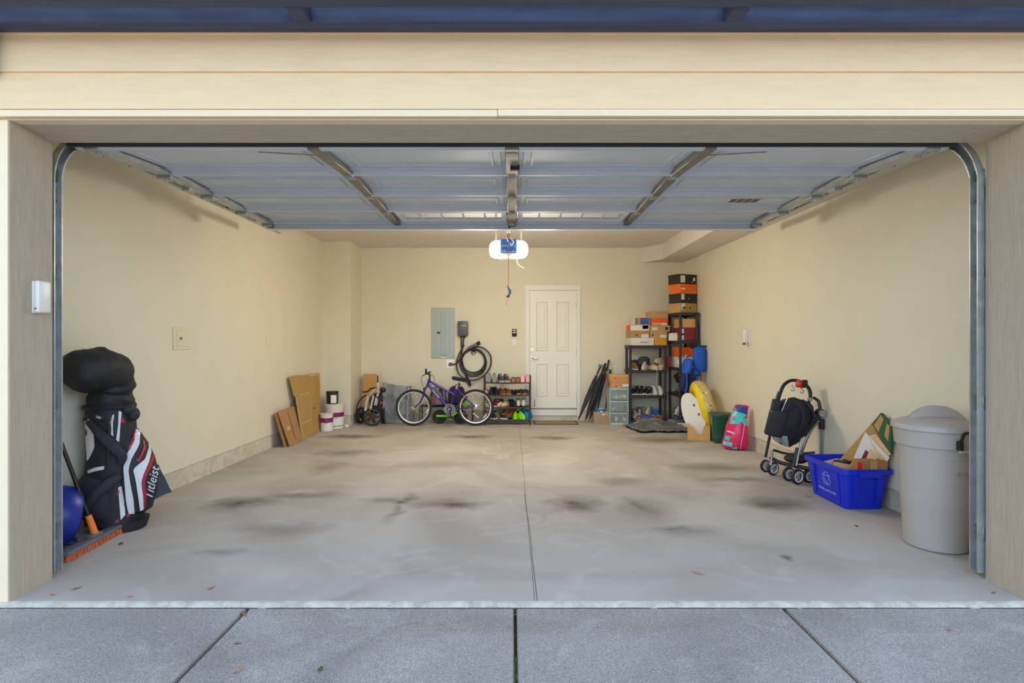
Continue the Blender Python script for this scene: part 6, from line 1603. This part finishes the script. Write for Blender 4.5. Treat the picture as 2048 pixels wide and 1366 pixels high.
pp([(1472,809),(1498,816)], [(1467,821),(1494,829)], m_nv, 'navy_top'); pp([(1466,821),(1493,829)], [(1459,848),(1478,848)], m_tl, 'teal_panel'); pp([(1480,840),(1494,836)], [(1488,850),(1494,852)], m_tl, 'teal_panel')
pp([(1463,832),(1471,832)], [(1463,840),(1471,840)], m_nv, 'round_badge', 4, 4); pp([(1455,861),(1470,866)], [(1454,863),(1469,868)], m_pkw, 'print_line', 4, 2)
for (a, b_, c_, d_) in (((1451,871),(1462,873),(1450,879),(1459,882)), ((1447,881),(1466,886),(1446,890),(1464,894)), ((1466,895),(1475,894),(1466,900),(1474,899))): pp([a, b_], [c_, d_], m_tl, 'lettering_block', 5, 4)
pt_ = hit(pbv, 1467, 836, .009)-pbo; marks(3, .02, m_pkw, pb, Matrix.Translation(pt_) @ rotz(R(-22)) @ FACE, .045, seed=11)
pt_ = hit(pbv, 1457, 886, .010)-pbo; marks(5, .04, m_pkw, pb, Matrix.Translation(pt_) @ rotz(R(-22)) @ roty(R(10)) @ FACE, .11, seed=12)
pp([(1489,846),(1486,866),(1480,897)], [(1490,846),(1487,866),(1481,897)], m_pkw, 'pale_seam', 8, 1)
# crumpled dark plastic sheet on the floor in front of the shelves
ps_ = thing('plastic_sheet', 'crumpled dark grey plastic sheet lying in front of the shelves', 'plastic sheet', (2.29, 8.75, 0))
def pf(u, v):
    x = -.46+.95*u; y = -.34+.72*v
    e = min(1, 4*min(u, 1-u))*min(1, 4*min(v, 1-v))
    h = .03+.10*e*(.5+.6*v)+.06*noise.noise(Vector((x*5, y*6, 2)))*e+.022*noise.noise(Vector((x*14, y*18, 5)))
    edge = .05*noise.noise(Vector((u*5, v*5, 9)))
    return (x+edge-.10*(v-.5)*(1-2*u), y+edge, max(.012, h))
B().sheet(pf, 40, 30, .004).build('sheet', m_gbag, ps_)
B().sheet(lambda u, v: (lambda q: (q[0]*1.04+.01, q[1]*.96-.03, max(.006, q[2]*.45)))(pf(u, v)), 30, 22, .003).build('under_fold', mat('bag_black', (40,42,44), .25, bump=.5, bscale=25), ps_)

# fallen leaves on the slab and driveway
m_leaf = [mat('leaf_%d' % i, c, .8, var=.3, scale=60) for i, c in enumerate(((196,120,70),(150,110,70),(120,100,40),(206,150,110)))]
lv_ = [(105,1190,'reddish leaf by the foot of the left jamb'), (152,1178,'dark leaf beside the left jamb'), (242,1088,'olive leaf in front of the broom'), (259,1194,'small orange leaf on the slab near the left jamb'), (422,1177,'curled brown leaf left of centre on the slab'), (488,1227,'rust leaf at the left driveway joint'), (474,1288,'tan leaf on the second driveway panel'), (477,1342,'rusty leaf near the bottom left driveway joint'), (1617,993,'orange leaf at the corner of the recycling box'), (1987,1186,'orange leaf at the foot of the right jamb'), (1713,1052,'pale leaf between the recycling box and the trash can'), (1397,1147,'tiny dark leaf on the right part of the slab'), (1898,1261,'pinkish leaf on the right driveway panel'), (640,1340,'green grass blade on the driveway near the bottom'), (382,942,'small leaf on the floor right of the golf bag')]
for i, (px, py, lab) in enumerate(lv_):
    p = onfloor(px, py); z = .002
    if p.y < 2.9:
        Y = FPX*(CAMZ+.02)/(py-683); p = Vector(((px-1024)*Y/FPX, Y, 0)); z = -.018
    r_ = .008+.004*((i*7) % 3); t = thing('fallen_leaf', lab, 'leaf', (p.x, p.y, z), i*1.1)
    n = 9; V = [(0, 0, .004)]
    for k in range(n):
        a = 2*pi*k/n; rr_ = r_*(1.5 if k % 2 == 0 else .85)*(1.25 if k == 0 else 1)
        V.append((rr_*cos(a)*1.2, rr_*sin(a)*.8, .001+.006*abs(noise.noise(Vector((k, i, 2))))))
    B().add(V, [(0, 1+k, 1+(k+1) % n) for k in range(n)]).build('blade', m_leaf[i % 4] if 'green' not in lab else MATS['moss'], t, fix=False)
    B().tube([(-r_*1.2,0,.004), (-r_*2.4,.003,.002)], .0012, 4).build('stalk', m_leaf[1], t)
bpy.context.view_layer.update()
